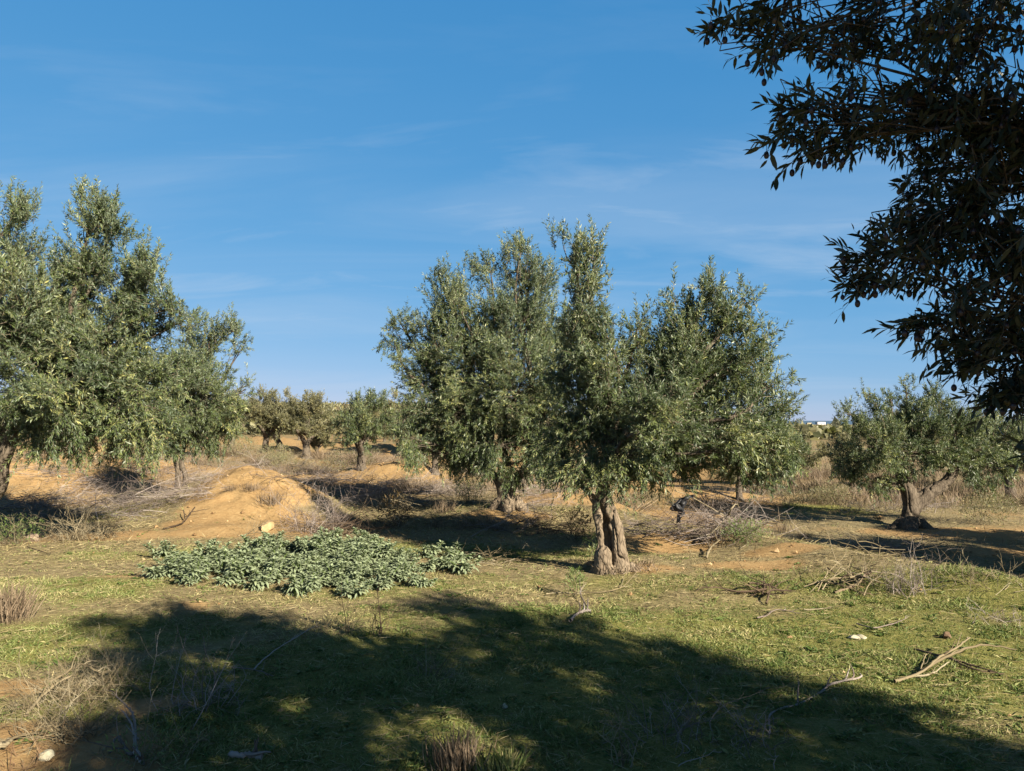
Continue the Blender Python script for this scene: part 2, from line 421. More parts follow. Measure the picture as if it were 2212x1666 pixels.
def strands_trunk(strands, voxel=.014, amp=.018, bark=None, freq=9.):
    """gnarled trunk: overlapping tapered strands fused to one surface, then carved by noise"""
    def fn(t, base):
        g = Geo()
        for pts, rad in strands:
            K = 4 * len(pts); p = spline(pts, K); r = np.interp(np.linspace(0, 1, K), np.linspace(0, 1, len(rad)), rad)
            tubes(g, p, r, 12, cap=True)
        o = g.build('trunk', [bark or BARK], None)
        md = o.modifiers.new('fuse', 'REMESH'); md.mode = 'VOXEL'; md.voxel_size = voxel
        dg = bpy.context.evaluated_depsgraph_get()
        me = bpy.data.meshes.new_from_object(o.evaluated_get(dg))
        o.modifiers.clear(); old = o.data; o.data = me; bpy.data.meshes.remove(old); me.name = 'trunk'
        n = len(me.vertices); co = np.empty(n * 3, np.float32); no = np.empty(n * 3, np.float32)
        me.vertices.foreach_get('co', co); me.vertices.foreach_get('normal', no)
        co = co.reshape(-1, 3).astype(float); no = no.reshape(-1, 3)
        q = co - base
        s = q * np.array([1, 1, .3]) * freq
        d = (vn3(s, 3) - .5) * 1.0 + (vn3(s * 2.3, 5) - .5) * .7 + (vn3(q * freq * 1.1, 8) - .5) * .8 + (vn3(q * freq * 4.5, 9) - .5) * .3
        ridge = np.abs(vn3(s * 1.2, 12) - .5) * 2
        d = d - .9 * ss(.16, 0, ridge)
        co = co + no * (d * amp)[:, None] - base
        me.vertices.foreach_set('co', co.astype(np.float32).ravel())
        me.polygons.foreach_set('use_smooth', np.full(len(me.polygons), True)); me.update()
        if not me.materials: me.materials.append(bark or BARK)
        o.parent = t
    return fn

# ------------------------------------------------------------------ ground sheet
def axis(lo, a, b, hi, st, gr):
    mid = list(np.arange(a, b + 1e-6, st)); s = st; x = b; right = []
    while x < hi: s *= gr; x += s; right.append(x)
    s = st; x = a; left = []
    while x > lo: s *= gr; x -= s; left.append(x)
    return np.array(left[::-1] + mid + right)
ax_x = axis(-4200, -13, 11, 4200, .075, 1.085); ax_y = axis(-60, 2.6, 21, 2300, .075, 1.05)
gx, gy = np.meshgrid(ax_x, ax_y)
gz = H(gx, gy)
sa, gr_ = masks(gx.ravel(), gy.ravel())
farm = ss(70, 130, np.hypot(gx, gy)).ravel()
g = Geo(); nx, ny = len(ax_x), len(ax_y)
ii = (np.arange(ny - 1)[:, None] * nx + np.arange(nx - 1)[None]).ravel()
g.add(np.stack([gx, gy, gz], -1), np.stack([ii, ii + 1, ii + nx + 1, ii + nx], -1))
ground = g.build('ground', [GROUND], None, True, None, dict(sand=sa, green=gr_, far=farm))
tag(ground, 'sandy orange earth with patches of green turf and dry straw', None, None, 'structure')

g = Geo(); g.add([[-40000, 1250, -6.6], [40000, 1250, -6.6], [40000, 45000, -6.6], [-40000, 45000, -6.6]], [[0, 1, 2, 3]])
m, nt, out = new_mat('sea_water')
tc = nt.nodes.new('ShaderNodeTexCoord'); nn = noise(nt, .02, 5, tc.outputs['Object'])
princ(nt, out, (.05, .085, .13), .7, .15, nn, .3, 1.0)
tag(g.build('sea', [m]), 'blue band of sea on the horizon', None, None, 'structure')

# ------------------------------------------------------------------ hero olive trees
PX = .00065
cb = G(1338, 1232); Y1 = cb[1]
def z2(zx, zy, dy=0.):   # trunk close-up coordinates -> world
    return np.array([cb[0] + (zx - 780) * PX * Y1 / 8.0, cb[1] + dy, cb[2] + (1540 - zy) * PX * Y1 / 8.0])
s = Y1 / 8.0 * PX
main_strands = [
    ([z2(800, 1640, .02), z2(800, 1450, .0), z2(775, 1150, -.01), z2(745, 900, 0), z2(690, 680, .01), z2(600, 480, .02), z2(560, 300, .03), z2(520, 100, .05), z2(450, -60, .06)], np.array([175, 150, 112, 105, 108, 110, 88, 75, 60]) * s),
    ([z2(500, 1640, -.03), z2(500, 1450, -.05), z2(520, 1260, -.05), z2(510, 1150, -.02)], np.array([150, 140, 125, 60]) * s),
    ([z2(470, 1400, .02), z2(480, 1100, .0), z2(460, 860, .0), z2(430, 640, .03), z2(440, 450, .04), z2(480, 300, .04), z2(500, 160, .04)], np.array([100, 66, 58, 75, 85, 80, 60]) * s),
    ([z2(640, 1560, .16), z2(620, 1200, .16), z2(610, 1000, .155), z2(560, 600, .09), z2(540, 350, .05)], np.array([170, 130, 115, 110, 80]) * s),
    ([z2(820, 1440, 0), z2(950, 1490, -.02), z2(1090, 1555, -.02), z2(1180, 1620, 0)], np.array([120, 90, 60, 25]) * s),
    ([z2(620, 1530, -.05), z2(640, 1600, -.12), z2(650, 1680, -.16)], np.array([110, 70, 40]) * s),
    ([z2(420, 1500, 0), z2(350, 1580, .02), z2(300, 1650, .03)], np.array([90, 60, 30]) * s),
    ([z2(780, 1480, .0), z2(820, 1570, -.09), z2(840, 1650, -.13)], np.array([110, 70, 40]) * s),
    ([z2(560, 330, .04), z2(600, 200, .03), z2(560, 60, .0), z2(640, -120, -.02)], np.array([60, 45, 42, 38]) * s),
    ([z2(440, 520, .03), z2(350, 340, .0), z2(240, 230, -.02), z2(90, 100, .05)], np.array([60, 48, 42, 38]) * s),
    ([z2(690, 700, -.02), z2(760, 800, -.03), z2(800, 860, -.03)], np.array([70, 60, 35]) * s),
]
Ym = Y1
main_lobes = [
    lobe(1490, 700, 55, 70, Ym, .95, up=.9), lobe(1575, 695, 50, 70, Ym, .95, up=.9), lobe(1535, 625, 42, 40, Ym, .7, up=1.3), lobe(1455, 660, 22, 30, Ym, .4, up=.9), lobe(1610, 650, 18, 25, Ym, .35, up=.9), lobe(1590, 780, 75, 75, Ym, 1.0, up=.7), lobe(1660, 835, 42, 34, Ym, .7, up=.5), lobe(1645, 760, 18, 30, Ym, .35, up=.8), lobe(1490, 770, 70, 70, Ym, 1.0, up=.7),
    lobe(1475, 830, 95, 100, Ym, 1.2, up=.6), lobe(1580, 925, 110, 70, Ym, 1.1, .3), lobe(1625, 985, 65, 45, Ym, .9, .5, .1), lobe(1460, 950, 110, 75, Ym, 1.2, .4, .2),
    lobe(1350, 985, 100, 60, Ym, 1.2, .5, .1, dy=-.2), lobe(1285, 1035, 55, 42, Ym, 1.0, .8, 0, dy=-.25), lobe(1300, 860, 80, 80, Ym, 1.1, .1, .4), lobe(1330, 760, 40, 80, Ym, .55, up=1.1),
    lobe(1375, 715, 28, 55, Ym, .5, up=1.2), lobe(1240, 640, 50, 105, Ym, .95, up=1.1), lobe(1240, 540, 40, 50, Ym, .75, up=1.3), lobe(1285, 560, 25, 60, Ym, .6, up=1.4), lobe(1270, 720, 30, 60, Ym, .3, up=1),
    lobe(1400, 880, 120, 70, Ym, 1.0, .1, .4, dy=.9), lobe(1530, 850, 120, 90, Ym, 1.0, .1, .5, dy=.9), lobe(1240, 930, 80, 60, Ym, 1.0, .5, .1, dy=.2),
    lobe(1450, 1010, 90, 30, Ym, .7, .9, 0, dy=.4), lobe(1420, 900, 90, 70, Ym, 1.0, .3, .4, dy=-.7), lobe(1560, 960, 60, 40, Ym, .8, .6, .1, dy=-.5),
    lobe(1595, 1002, 72, 30, Ym, .8, .6, 0, dy=.2), lobe(1480, 995, 60, 22, Ym, .7, .7, 0, dy=.3), lobe(1680, 960, 30, 45, Ym, .6, .4, .1), lobe(1205, 975, 50, 45, Ym, 1.0, .7, 0, dy=.3), lobe(1230, 1015, 40, 30, Ym, .8, .9, 0, dy=.1), lobe(1640, 900, 55, 60, Ym, .9, .2, .4, dy=.3), lobe(1385, 1035, 40, 25, Ym, .8, .9, 0, dy=.2), lobe(1330, 900, 90, 80, Ym, 1.1, .3, .3, dy=.5), lobe(1430, 760, 45, 70, Ym, .7, 0, .9, dy=.2),
    lobe(1300, 700, 34, 60, Ym, .7, 0, 1.0, dy=-.1), lobe(1310, 800, 60, 55, Ym, .9, .1, .7, dy=-.2), lobe(1255, 760, 40, 70, Ym, .8, .1, .8, dy=-.1),
    lobe(1660, 970, 45, 55, Ym, .7, .5, .1, dy=.3), lobe(1215, 800, 60, 90, Ym, .9, .1, .6, dy=.3)]
rt = [z2(480, -40, .05), z2(640, -120, -.02), z2(90, 100, .05), z2(560, 60, 0)]
make_tree('olive_tree', cb, strands_trunk(main_strands, .009, .027, None, 10.), main_lobes, 345, 38, .052, .012, [OLIVE, TWIG],
          'large olive tree with a split hollow gnarled trunk in the middle of the turf', 'old olive trees of the grove', rt, .045)

# back tree, left half of the double crown
bb = G(1095, 1098); Yb = bb[1]; kb = Yb / F0
def bpx(u, v, dy=0.): p = P(u, v, Yb + dy); return p
bs = [
    ([bpx(1098, 1125), bpx(1095, 1090), bpx(1092, 1065), bpx(1088, 1040), bpx(1092, 1010)], np.array([26, 23, 19, 17, 15]) * kb),
    ([bpx(1080, 1085, -.05), bpx(1062, 1102, -.1), bpx(1045, 1118, -.12)], np.array([15, 10, 4]) * kb),
    ([bpx(1110, 1080, -.05), bpx(1128, 1098, -.1), bpx(1150, 1112, -.1)], np.array([16, 11, 4]) * kb),
    ([bpx(1095, 1085, -.1), bpx(1095, 1100, -.22), bpx(1096, 1118, -.3)], np.array([16, 13, 6]) * kb),
    ([bpx(1085, 1060, .05), bpx(1073, 1035, .05), bpx(1050, 1005, .1)], np.array([11, 9, 8]) * kb),
    ([bpx(1100, 1060, 0), bpx(1120, 1030, 0), bpx(1150, 1000, .1)], np.array([13, 11, 9]) * kb)]
back_lobes = [lobe(*a[:4], Yb + (a[4] if len(a) > 4 else 0), *(a[5:] if len(a) > 5 else ())) for a in [
    (1135, 600, 65, 70, 0, .95, 0, 1.1), (1125, 545, 22, 35, 0, .6, 0, 1.5), (1060, 590, 40, 40, 0, .6, 0, 1.2), (1100, 700, 110, 85, 0, 1.1, 0, .8), (985, 650, 60, 60, 0, .8, 0, 1.0), (950, 605, 30, 25, 0, .5, 0, 1.2), (935, 700, 70, 50, 0, .9, 0, .7),
    (860, 690, 40, 26, 0, .55, 0, .7), (850, 730, 32, 30, 0, .4, .5, .2), (1000, 770, 110, 85, 0, 1.1, .1, .5), (1130, 820, 110, 100, -.8, 1.2, .2, .4), (920, 830, 65, 80, 0, 1.0, .3, .3), (1000, 890, 100, 80, -.6, 1.2, .4, .2),
    (1090, 960, 105, 55, -.4, 1.1, .6, .1), (1180, 890, 80, 80, -.6, 1.0, .3, .3), (930, 940, 50, 50, .2, .9, .8, 0), (885, 945, 28, 45, -.8, .8, 1.1, 0), (1120, 1018, 60, 22, -.3, .8, .9, 0), (1185, 740, 60, 90, .2, 1.0, .1, .8),
    (1050, 830, 110, 90, 1.0, 1.0, .1, .5), (1200, 960, 60, 50, .3, .9, .7, 0), (960, 985, 40, 30, 0, .8, 1.0, 0), (1010, 965, 70, 45, .1, 1.0, .7, 0), (1060, 1010, 50, 25, -.2, .9, .9, 0), (905, 985, 30, 30, -.5, .8, 1.0, 0), (880, 900, 35, 50, -.3, .8, .6, .1), (1000, 1000, 40, 25, .3, .7, 1.0, 0), (1165, 1010, 40, 30, -.6, .7, 1.0, 0)]]
make_tree('olive_tree', bb, strands_trunk(bs, .016, .022, BARK, 7.), back_lobes, 280, 32, .058, .014, [OLIVE, TWIG],
          'broad olive tree with flared pale roots behind the split trunk tree', 'old olive trees of the grove', [bpx(1092, 1005), bpx(1050, 1005, .1), bpx(1150, 1000, .1)], .06)

# left tree, cut by the left edge of the frame
lbse = np.array([-6.72, 8.9, float(H(-6.72, 8.9))])
def lpx(u, v, dy=0.): return P(u, v, 8.9 + dy)
lt = [([lbse + [-.05, 0, -.1], lbse + [.04, 0, .4], lpx(-22, 1060), lpx(-2, 1000), lpx(18, 945), lpx(30, 900)], np.array([.26, .19, .15, .115, .115, .09])),
      ([lpx(10, 965), lpx(60, 915, .1), lpx(120, 880, .2), lpx(150, 845, .2)], np.array([.09, .07, .05, .045])),
      ([lpx(10, 980), lpx(-40, 900, -.1), lpx(-100, 820, .1)], np.array([.1, .08, .06])),
      ([lbse + [.1, -.05, .15], lbse + [.25, -.1, .02], lbse + [.4, -.15, -.08]], np.array([.14, .1, .04]))]
left_lobes = [lobe(*a[:4], 8.9 + (a[4] if len(a) > 4 else 0), *(a[5:] if len(a) > 5 else ())) for a in [
    (35, 470, 36, 50, 0, .9, 0, 1.2), (45, 545, 55, 50, 0, .9, 0, 1.0), (40, 660, 85, 85, -.3, 1.0, 0, 1.0), (198, 465, 38, 48, 0, .9, 0, 1.3), (232, 500, 42, 50, 0, .95, 0, 1.0), (190, 560, 50, 60, 0, 1.0, 0, 1.0), (185, 640, 60, 80, .3, 1.0, 0, .9),
    (120, 600, 38, 50, .2, .45, 0, 1.1), (315, 555, 20, 32, 0, .7, 0, 1.2), (325, 620, 38, 65, 0, .95, .1, .9), (380, 660, 26, 34, 0, .7, 0, 1.0), (300, 700, 55, 75, .2, 1.0, .1, .6), (110, 760, 100, 100, 0, 1.1, .1, .6), (225, 790, 100, 90, 0, 1.2, .2, .5),
    (50, 880, 80, 65, 0, 1.2, .5, .1), (170, 900, 105, 55, -.2, 1.2, .6, .1), (285, 870, 80, 75, 0, 1.15, .5, .2), (-90, 700, 110, 140, 0, 1.0, 0, .7), (-90, 520, 80, 80, .3, .8, 0, 1.0), (160, 820, 120, 90, .9, 1.0, .1, .5), (90, 700, 90, 100, .9, .9, .1, .6),
    (80, 960, 30, 25, -.3, .9, 1.0, 0), (180, 950, 80, 28, .1, .9, .9, 0), (320, 930, 70, 50, .1, 1.1, .6, .1), (30, 760, 90, 90, .2, 1.0, .1, .6), (340, 820, 50, 70, .3, .9, .3, .4), (270, 620, 45, 55, .2, .7, 0, .9), (250, 960, 60, 22, .2, .6, 1.0, 0), (-110, 870, 80, 70, 0, 1.0, .4, .2), (380, 700, 30, 30, .2, .5, .2, .6), (130, 850, 70, 60, -.8, 1.0, .4, .3)]]
make_tree('olive_tree', lbse, strands_trunk(lt, .014, .018, BARKDARK), left_lobes, 370, 38, .055, .0128, [OLIVE, TWIG],
          'tall olive tree with dark leaning trunk cut by the left edge', 'old olive trees of the grove', [lpx(30, 900), lpx(150, 845, .2), lpx(-100, 820, .1)], .05)

# younger tree on the sand mound
sb = G(393, 1050); Ys = sb[1]; ks = Ys / F0
def spx(u, v, dy=0.): return P(u, v, Ys + dy)
st_ = [([spx(384, 1062), spx(384, 1020), spx(378, 985), spx(385, 950)], np.array([7, 5.5, 5, 4.5]) * ks),
       ([spx(402, 1060), spx(400, 1025), spx(392, 998), spx(400, 950)], np.array([7, 5.5, 5, 4.5]) * ks)]
sap_lobes = [lobe(*a[:4], Ys + (a[4] if len(a) > 4 else 0), *(a[5:] if len(a) > 5 else ())) for a in [
    (400, 790, 65, 70, 0, 1.0, .1, .8), (450, 740, 45, 45, 0, .9, 0, .9), (495, 715, 36, 30, 0, .6, 0, .8), (520, 745, 18, 20, 0, .5, .2, .5), (440, 850, 80, 75, -.3, 1.1, .2, .5), (395, 920, 75, 45, -.3, 1.1, .5, .2), (490, 880, 36, 50, 0, .9, .4, .3), (360, 850, 60, 60, .3, 1.0, .3, .4),
    (430, 965, 40, 20, 0, .8, .9, 0), (340, 960, 50, 28, -.2, .9, .8, 0), (400, 860, 70, 70, .4, 1.0, .2, .5), (465, 930, 45, 40, 0, .9, .6, .1), (530, 840, 18, 22, 0, .4, .2, .6), (415, 690, 25, 30, 0, .5, 0, 1.2)]]
make_tree('olive_tree', sb, strands_trunk(st_, .012, .01, BARKDARK), sap_lobes, 290, 32, .058, .0135, [OLIVE, TWIG],
          'younger olive tree with two thin stems on the orange sand mound', 'old olive trees of the grove', [spx(385, 950), spx(400, 950)], .035)

# right tree in the hollow
rb = G(1965, 1138); Yr = rb[1]; kr = Yr / F0
def rpx(u, v, dy=0.): return P(u, v, Yr + dy)
rs = [([rpx(1966, 1150), rpx(1966, 1120), rpx(1969, 1092), rpx(1963, 1065), rpx(1950, 1035), rpx(1940, 1000)], np.array([22, 19, 17, 16, 14, 11]) * kr),
      ([rpx(1970, 1100), rpx(1985, 1082), rpx(2015, 1060), rpx(2045, 1040), rpx(2065, 1010)], np.array([17, 16, 14, 12, 10]) * kr),
      ([rpx(1950, 1130, -.1), rpx(1930, 1143, -.3), rpx(1905, 1150, -.4)], np.array([15, 11, 5]) * kr),
      ([rpx(1985, 1130, -.1), rpx(2005, 1145, -.3), rpx(2030, 1152, -.3)], np.array([15, 12, 6]) * kr),
      ([rpx(1966, 1130, -.3), rpx(1965, 1146, -.6), rpx(1960, 1154, -.7)], np.array([18, 13, 5]) * kr)]
right_lobes = [lobe(*a[:4], Yr + (a[4] if len(a) > 4 else 0), *(a[5:] if len(a) > 5 else ())) for a in [
    (1975, 880, 42, 36, 0, .9, 0, 1.1), (1958, 835, 12, 22, 0, .8, 0, 1.4), (1880, 855, 18, 24, 0, .5, 0, 1.2), (1895, 885, 22, 24, 0, .4, 0, 1.2), (1925, 862, 22, 22, 0, .6, 0, 1.2), (2030, 868, 34, 24, 0, .8, 0, 1.2), (2015, 850, 10, 18, 0, .7, 0, 1.4), (1855, 920, 48, 42, 0, 1.0, 0, .8), (1830, 890, 20, 18, 0, .8, 0, 1.0),
    (1905, 970, 75, 60, -.5, 1.2, .1, .5), (1990, 930, 80, 60, 0, 1.2, 0, .7), (2065, 920, 55, 50, 0, 1.1, .1, .7), (2000, 980, 100, 42, -.3, 1.3, .3, .3), (2110, 950, 55, 55, .3, 1.1, .2, .5), (2100, 995, 60, 38, 0, 1.1, .5, .1), (1835, 1000, 50, 55, 0, 1.1, .4, .2), (1885, 1045, 45, 22, -.2, 1.0, .7, 0),
    (2115, 890, 32, 32, 0, .8, 0, 1.0), (1950, 1012, 40, 22, -.5, 1.0, .5, .1), (1960, 960, 100, 60, 1.0, 1.0, .1, .5), (2140, 1010, 45, 50, .3, 1.0, .5, .2), (2170, 940, 40, 50, .4, .9, .3, .5)]]
make_tree('olive_tree', rb, strands_trunk(rs, .022, .035, BARKDARK, 5.), right_lobes, 150, 28, .075, .018, [OLIVE, TWIG],
          'wide olive tree with dark forked trunk in the shaded hollow', 'old olive trees of the grove', [rpx(1925, 1000), rpx(2065, 1010), rpx(1955, 1050)], .07, limb_mat=BARKDARK)

# ------------------------------------------------------------------ tree the camera stands beside
SUNH = np.array([.66, -.7513]); TAN = math.tan(math.radians(27.5))
def caster(gx_, gy_, s_): return np.array([gx_ + SUNH[0] * s_, gy_ + SUNH[1] * s_, float(H(gx_, gy_)) + s_ * TAN])
def shadow_lobe(gx_, gy_, s_, r_, d=1., rz=None): return dict(c=caster(gx_, gy_, s_), r=np.array([r_, r_, rz or r_ * .6]), d=d, droop=.15, up=.5)
ob = np.array([3.15, .35, float(H(3.15, .35))])
shade_lobes = [shadow_lobe(*a) for a in [
    (2.7, 3.0, 4.4, .4), (-.75, 3.75, 5.3, .3), (-.45, 3.15, 4.9, .26), (.05, 3.6, 4.9, .26), (-1.6, 4.0, 5.8, .42), (-1.2, 3.7, 5.5, .42), (-.9, 3.3, 5.2, .42), (-1.6, 3.4, 5.6, .42), (-1.2, 4.5, 5.9, .4), (0, 3.1, 4.6, .42), (.6, 3.3, 4.6, .42), (1.4, 3.3, 4.5, .42), (1.8, 3.75, 4.8, .42), (2.3, 3.2, 4.5, .42), (-1.95, 4.1, 6.0, .35), (-.2, 5.3, 5.9, .4), (.4, 4.8, 5.5, .42), (-1.3, 3.1, 5.3, .45), (.7, 2.9, 4.4, .45), (-1.5, 2.9, 5.5, .42), (2.2, 2.7, 4.2, .45), (-.2, 6.3, 6.2, .35), (1.0, 2.6, 4.2, .45), (-.3, 5.9, 6.2, .5), (.35, 5.5, 6.0, .55), (.9, 5.2, 5.6, .5), (1.3, 4.75, 5.3, .5), (1.7, 4.35, 5.2, .5), (2.1, 3.9, 5.0, .45),
    (-2.5, 5.3, 6.3, .32), (-1.8, 4.7, 6.1, .38), (-.9, 4.9, 5.9, .42), (-.1, 4.8, 5.7, .42), (.6, 4.5, 5.3, .5), (1.2, 4.0, 4.9, .5), (1.9, 3.3, 4.6, .5),
    (-2.1, 4.4, 5.9, .42), (-1.4, 4.2, 5.7, .42), (-1.65, 3.7, 5.6, .42), (-1.1, 3.5, 5.3, .45), (.4, 3.7, 4.9, .45), (1.0, 3.2, 4.5, .5), (.3, 3.0, 4.4, .4), (-1.4, 3.1, 5.2, .45), (2.3, 3.5, 4.6, .4),
    (1.5, 2.9, 4.2, .5), (-.9, 2.8, 5.0, .5), (-2.9, 5.9, 6.9, .32), (-.6, 6.5, 6.3, .35), (-2.3, 4.9, 6.2, .35), (-.5, 5.3, 5.4, .45), (0.2, 5.0, 5.0, .4), (-.2, 4.4, 5.2, .45), (.9, 4.7, 5.2, .5), (1.5, 3.6, 4.6, .5), (.1, 4.2, 5.0, .4), (.7, 3.9, 4.7, .45), (-1.4, 3.4, 5.5, .4)]]
def near_lobe(u, v, ru, rv, Y, d, droop, dirv): 
    Y = Y * .82; l = lobe(u, v, ru, rv, Y, d, droop, .2); l['dir'] = np.array(dirv, float); return l
near_lobes = [near_lobe(*a) for a in [
    (1560, 52, 45, 12, 2.5, 1.3, .2, (-1, 0, -.1)), (1640, 45, 70, 22, 2.5, 1.2, .2, (-1, 0, -.15)), (1655, 105, 40, 16, 2.5, .8, .4, (-.8, 0, -.5)), (1715, 215, 40, 26, 2.5, .8, .3, (-1, 0, .1)), (1690, 285, 38, 18, 2.5, .9, .2, (-1, 0, -.1)), (1745, 330, 40, 14, 2.5, .8, .4, (-1, 0, -.3)), (1855, 560, 32, 18, 2.5, .9, .3, (-1, 0, .1)), (1850, 610, 36, 12, 2.5, .9, .3, (-1, 0, -.1)), (1975, 705, 36, 16, 2.5, .9, .4, (-1, 0, -.2)), (2080, 775, 36, 16, 2.5, .9, .4, (-1, 0, -.3)), (2140, 850, 36, 16, 2.5, 1.0, .4, (-1, 0, -.2)), (2195, 860, 40, 30, 2.5, 1.0, .5, (-.7, 0, -.5)), (1690, 30, 90, 40, 2.5, 1.2, .3, (-1, 0, -.2)), (1730, 90, 60, 30, 2.5, 1.0, .5, (-.7, 0, -.6)), (1850, 60, 110, 80, 2.6, 1.1, .3, (-.8, 0, -.3)), (1990, 60, 100, 100, 2.4, 1.2, .3, (-.5, 0, -.5)),
    (2120, 90, 110, 120, 2.6, 1.2, .3, (-.4, -.2, -.5)), (1850, 210, 70, 60, 2.5, 1.0, .3, (-.9, 0, -.2)), (1750, 235, 45, 45, 2.45, .8, .3, (-.9, 0, -.1)), (1760, 285, 55, 28, 2.45, 1.0, .3, (-1, 0, -.2)), (1800, 320, 55, 22, 2.5, .9, .5, (-.9, 0, -.5)),
    (1960, 230, 90, 90, 2.6, 1.3, .4, (-.6, 0, -.6)), (2080, 240, 100, 120, 2.5, 1.3, .4, (-.4, 0, -.7)), (2180, 280, 80, 140, 2.5, 1.4, .4, (-.3, -.2, -.8)), (2000, 390, 60, 70, 2.6, 1.3, .5, (-.6, 0, -.7)), (2090, 420, 90, 90, 2.5, 1.5, .5, (-.4, 0, -.8)), (1935, 480, 55, 60, 2.55, 1.2, .4, (-.8, 0, -.3)),
    (2030, 520, 90, 70, 2.5, 1.4, .5, (-.7, 0, -.5)), (1900, 545, 50, 35, 2.5, .9, .4, (-1, 0, -.2)), (1880, 600, 45, 16, 2.5, .8, .5, (-1, 0, -.2)), (1950, 590, 60, 45, 2.5, 1.1, .5, (-.7, 0, -.7)), (2120, 560, 90, 90, 2.6, 1.4, .5, (-.4, 0, -.8)), (2080, 650, 70, 60, 2.5, 1.0, .6, (-.5, 0, -.8)),
    (2000, 690, 45, 28, 2.5, .9, .5, (-1, 0, -.4)), (2080, 730, 60, 50, 2.5, 1.0, .6, (-.6, 0, -.8)), (2160, 700, 60, 90, 2.55, 1.0, .6, (-.3, 0, -1)), (2110, 790, 50, 28, 2.5, .9, .6, (-.9, 0, -.5)), (2170, 845, 45, 25, 2.5, 1.1, .7, (-.9, 0, -.5)), (2190, 560, 60, 120, 2.4, 1.2, .5, (-.3, 0, -.9)),
    (2275, 950, 45, 80, 1.9, 1.2, .8, (-.2, 0, -1)), (2280, 300, 80, 220, 2.6, 1.2, .4, (-.4, 0, -.6)), (2290, 620, 70, 150, 2.5, 1.2, .5, (-.4, 0, -.8))]]
for a_ in list(near_lobes):  # unseen foliage added up-sun of each spray, just out of view, to shade it
    for s_ in np.arange(1.0, 5, .15):
        c_ = a_['c'] + np.array([SUNH[0], SUNH[1], TAN]) * s_
        if c_[0] - .69 * max(c_[1], 0) > .5 or c_[2] - EYE - .6 * max(c_[1], 0) > .5:
            shade_lobes.append(dict(c=c_, r=np.array([.24, .24, .2]), d=.9, droop=.15, up=.5)); break
near = empty('olive_tree', ob)
tag(near, 'shaded olive branches heavy with dark olives hanging in from the upper right', 'tree', 'old olive trees of the grove')
ns = [([ob + [0, 0, -.1], ob + [.03, 0, .4], ob + [-.03, .05, .9], ob + [-.1, .1, 1.4]], np.array([.3, .22, .2, .16])),
      ([ob + [.1, .1, .1], ob + [.3, .2, 0], ob + [.5, .3, -.1]], np.array([.14, .1, .04])),
      ([ob + [-.1, .1, .1], ob + [-.3, .25, 0], ob + [-.45, .3, -.1]], np.array([.14, .1, .04])),
      ([ob + [0, .05, 1.1], ob + [-.25, .4, 1.6], ob + [-.5, .9, 1.95]], np.array([.13, .1, .07])),
      ([ob + [0, .05, 1.1], ob + [.2, -.4, 1.6], ob + [.3, -.9, 2.0]], np.array([.13, .1, .07])),
      ([ob + [0, .05, 1.2], ob + [-.5, -.2, 1.7], ob + [-1.0, -.3, 2.1]], np.array([.12, .09, .06]))]
strands_trunk(ns, .02, .02, BARKDARK)(near, ob)
nroots = [ob + [-.5, .9, 1.95], ob + [.3, -.9, 2.0], ob + [-1.0, -.3, 2.1], ob + [-.1, .1, 1.4]]
g = Geo()
for lb in shade_lobes:
    cc, pos, dirs, l, bend, tb = lobe_twigs(lb, 235)
    twig_foliage(g, pos, dirs, l, bend, 26, .062, .0155, tb)
    a = min(nroots, key=lambda p: np.linalg.norm(p - lb['c'])); cv = limb_curve(a, lb['c'])
    lg = Geo(); tubes(lg, cv, np.linspace(.035, .01, len(cv)), 7); lg.build('limb', [BARKDARK], near, True, ob)
olive_spots = []
hub = [P(2330, v_, 2.15 + .1 * (k_ % 3)) for k_, v_ in enumerate((-60, 90, 240, 390, 540, 690, 820))]
for h in hub:
    lg = Geo(); cv = limb_curve(nroots[0], h, 9, .04, .15); tubes(lg, cv, np.linspace(.04, .016, 9), 7); lg.build('limb', [BARKDARK], near, True, ob)
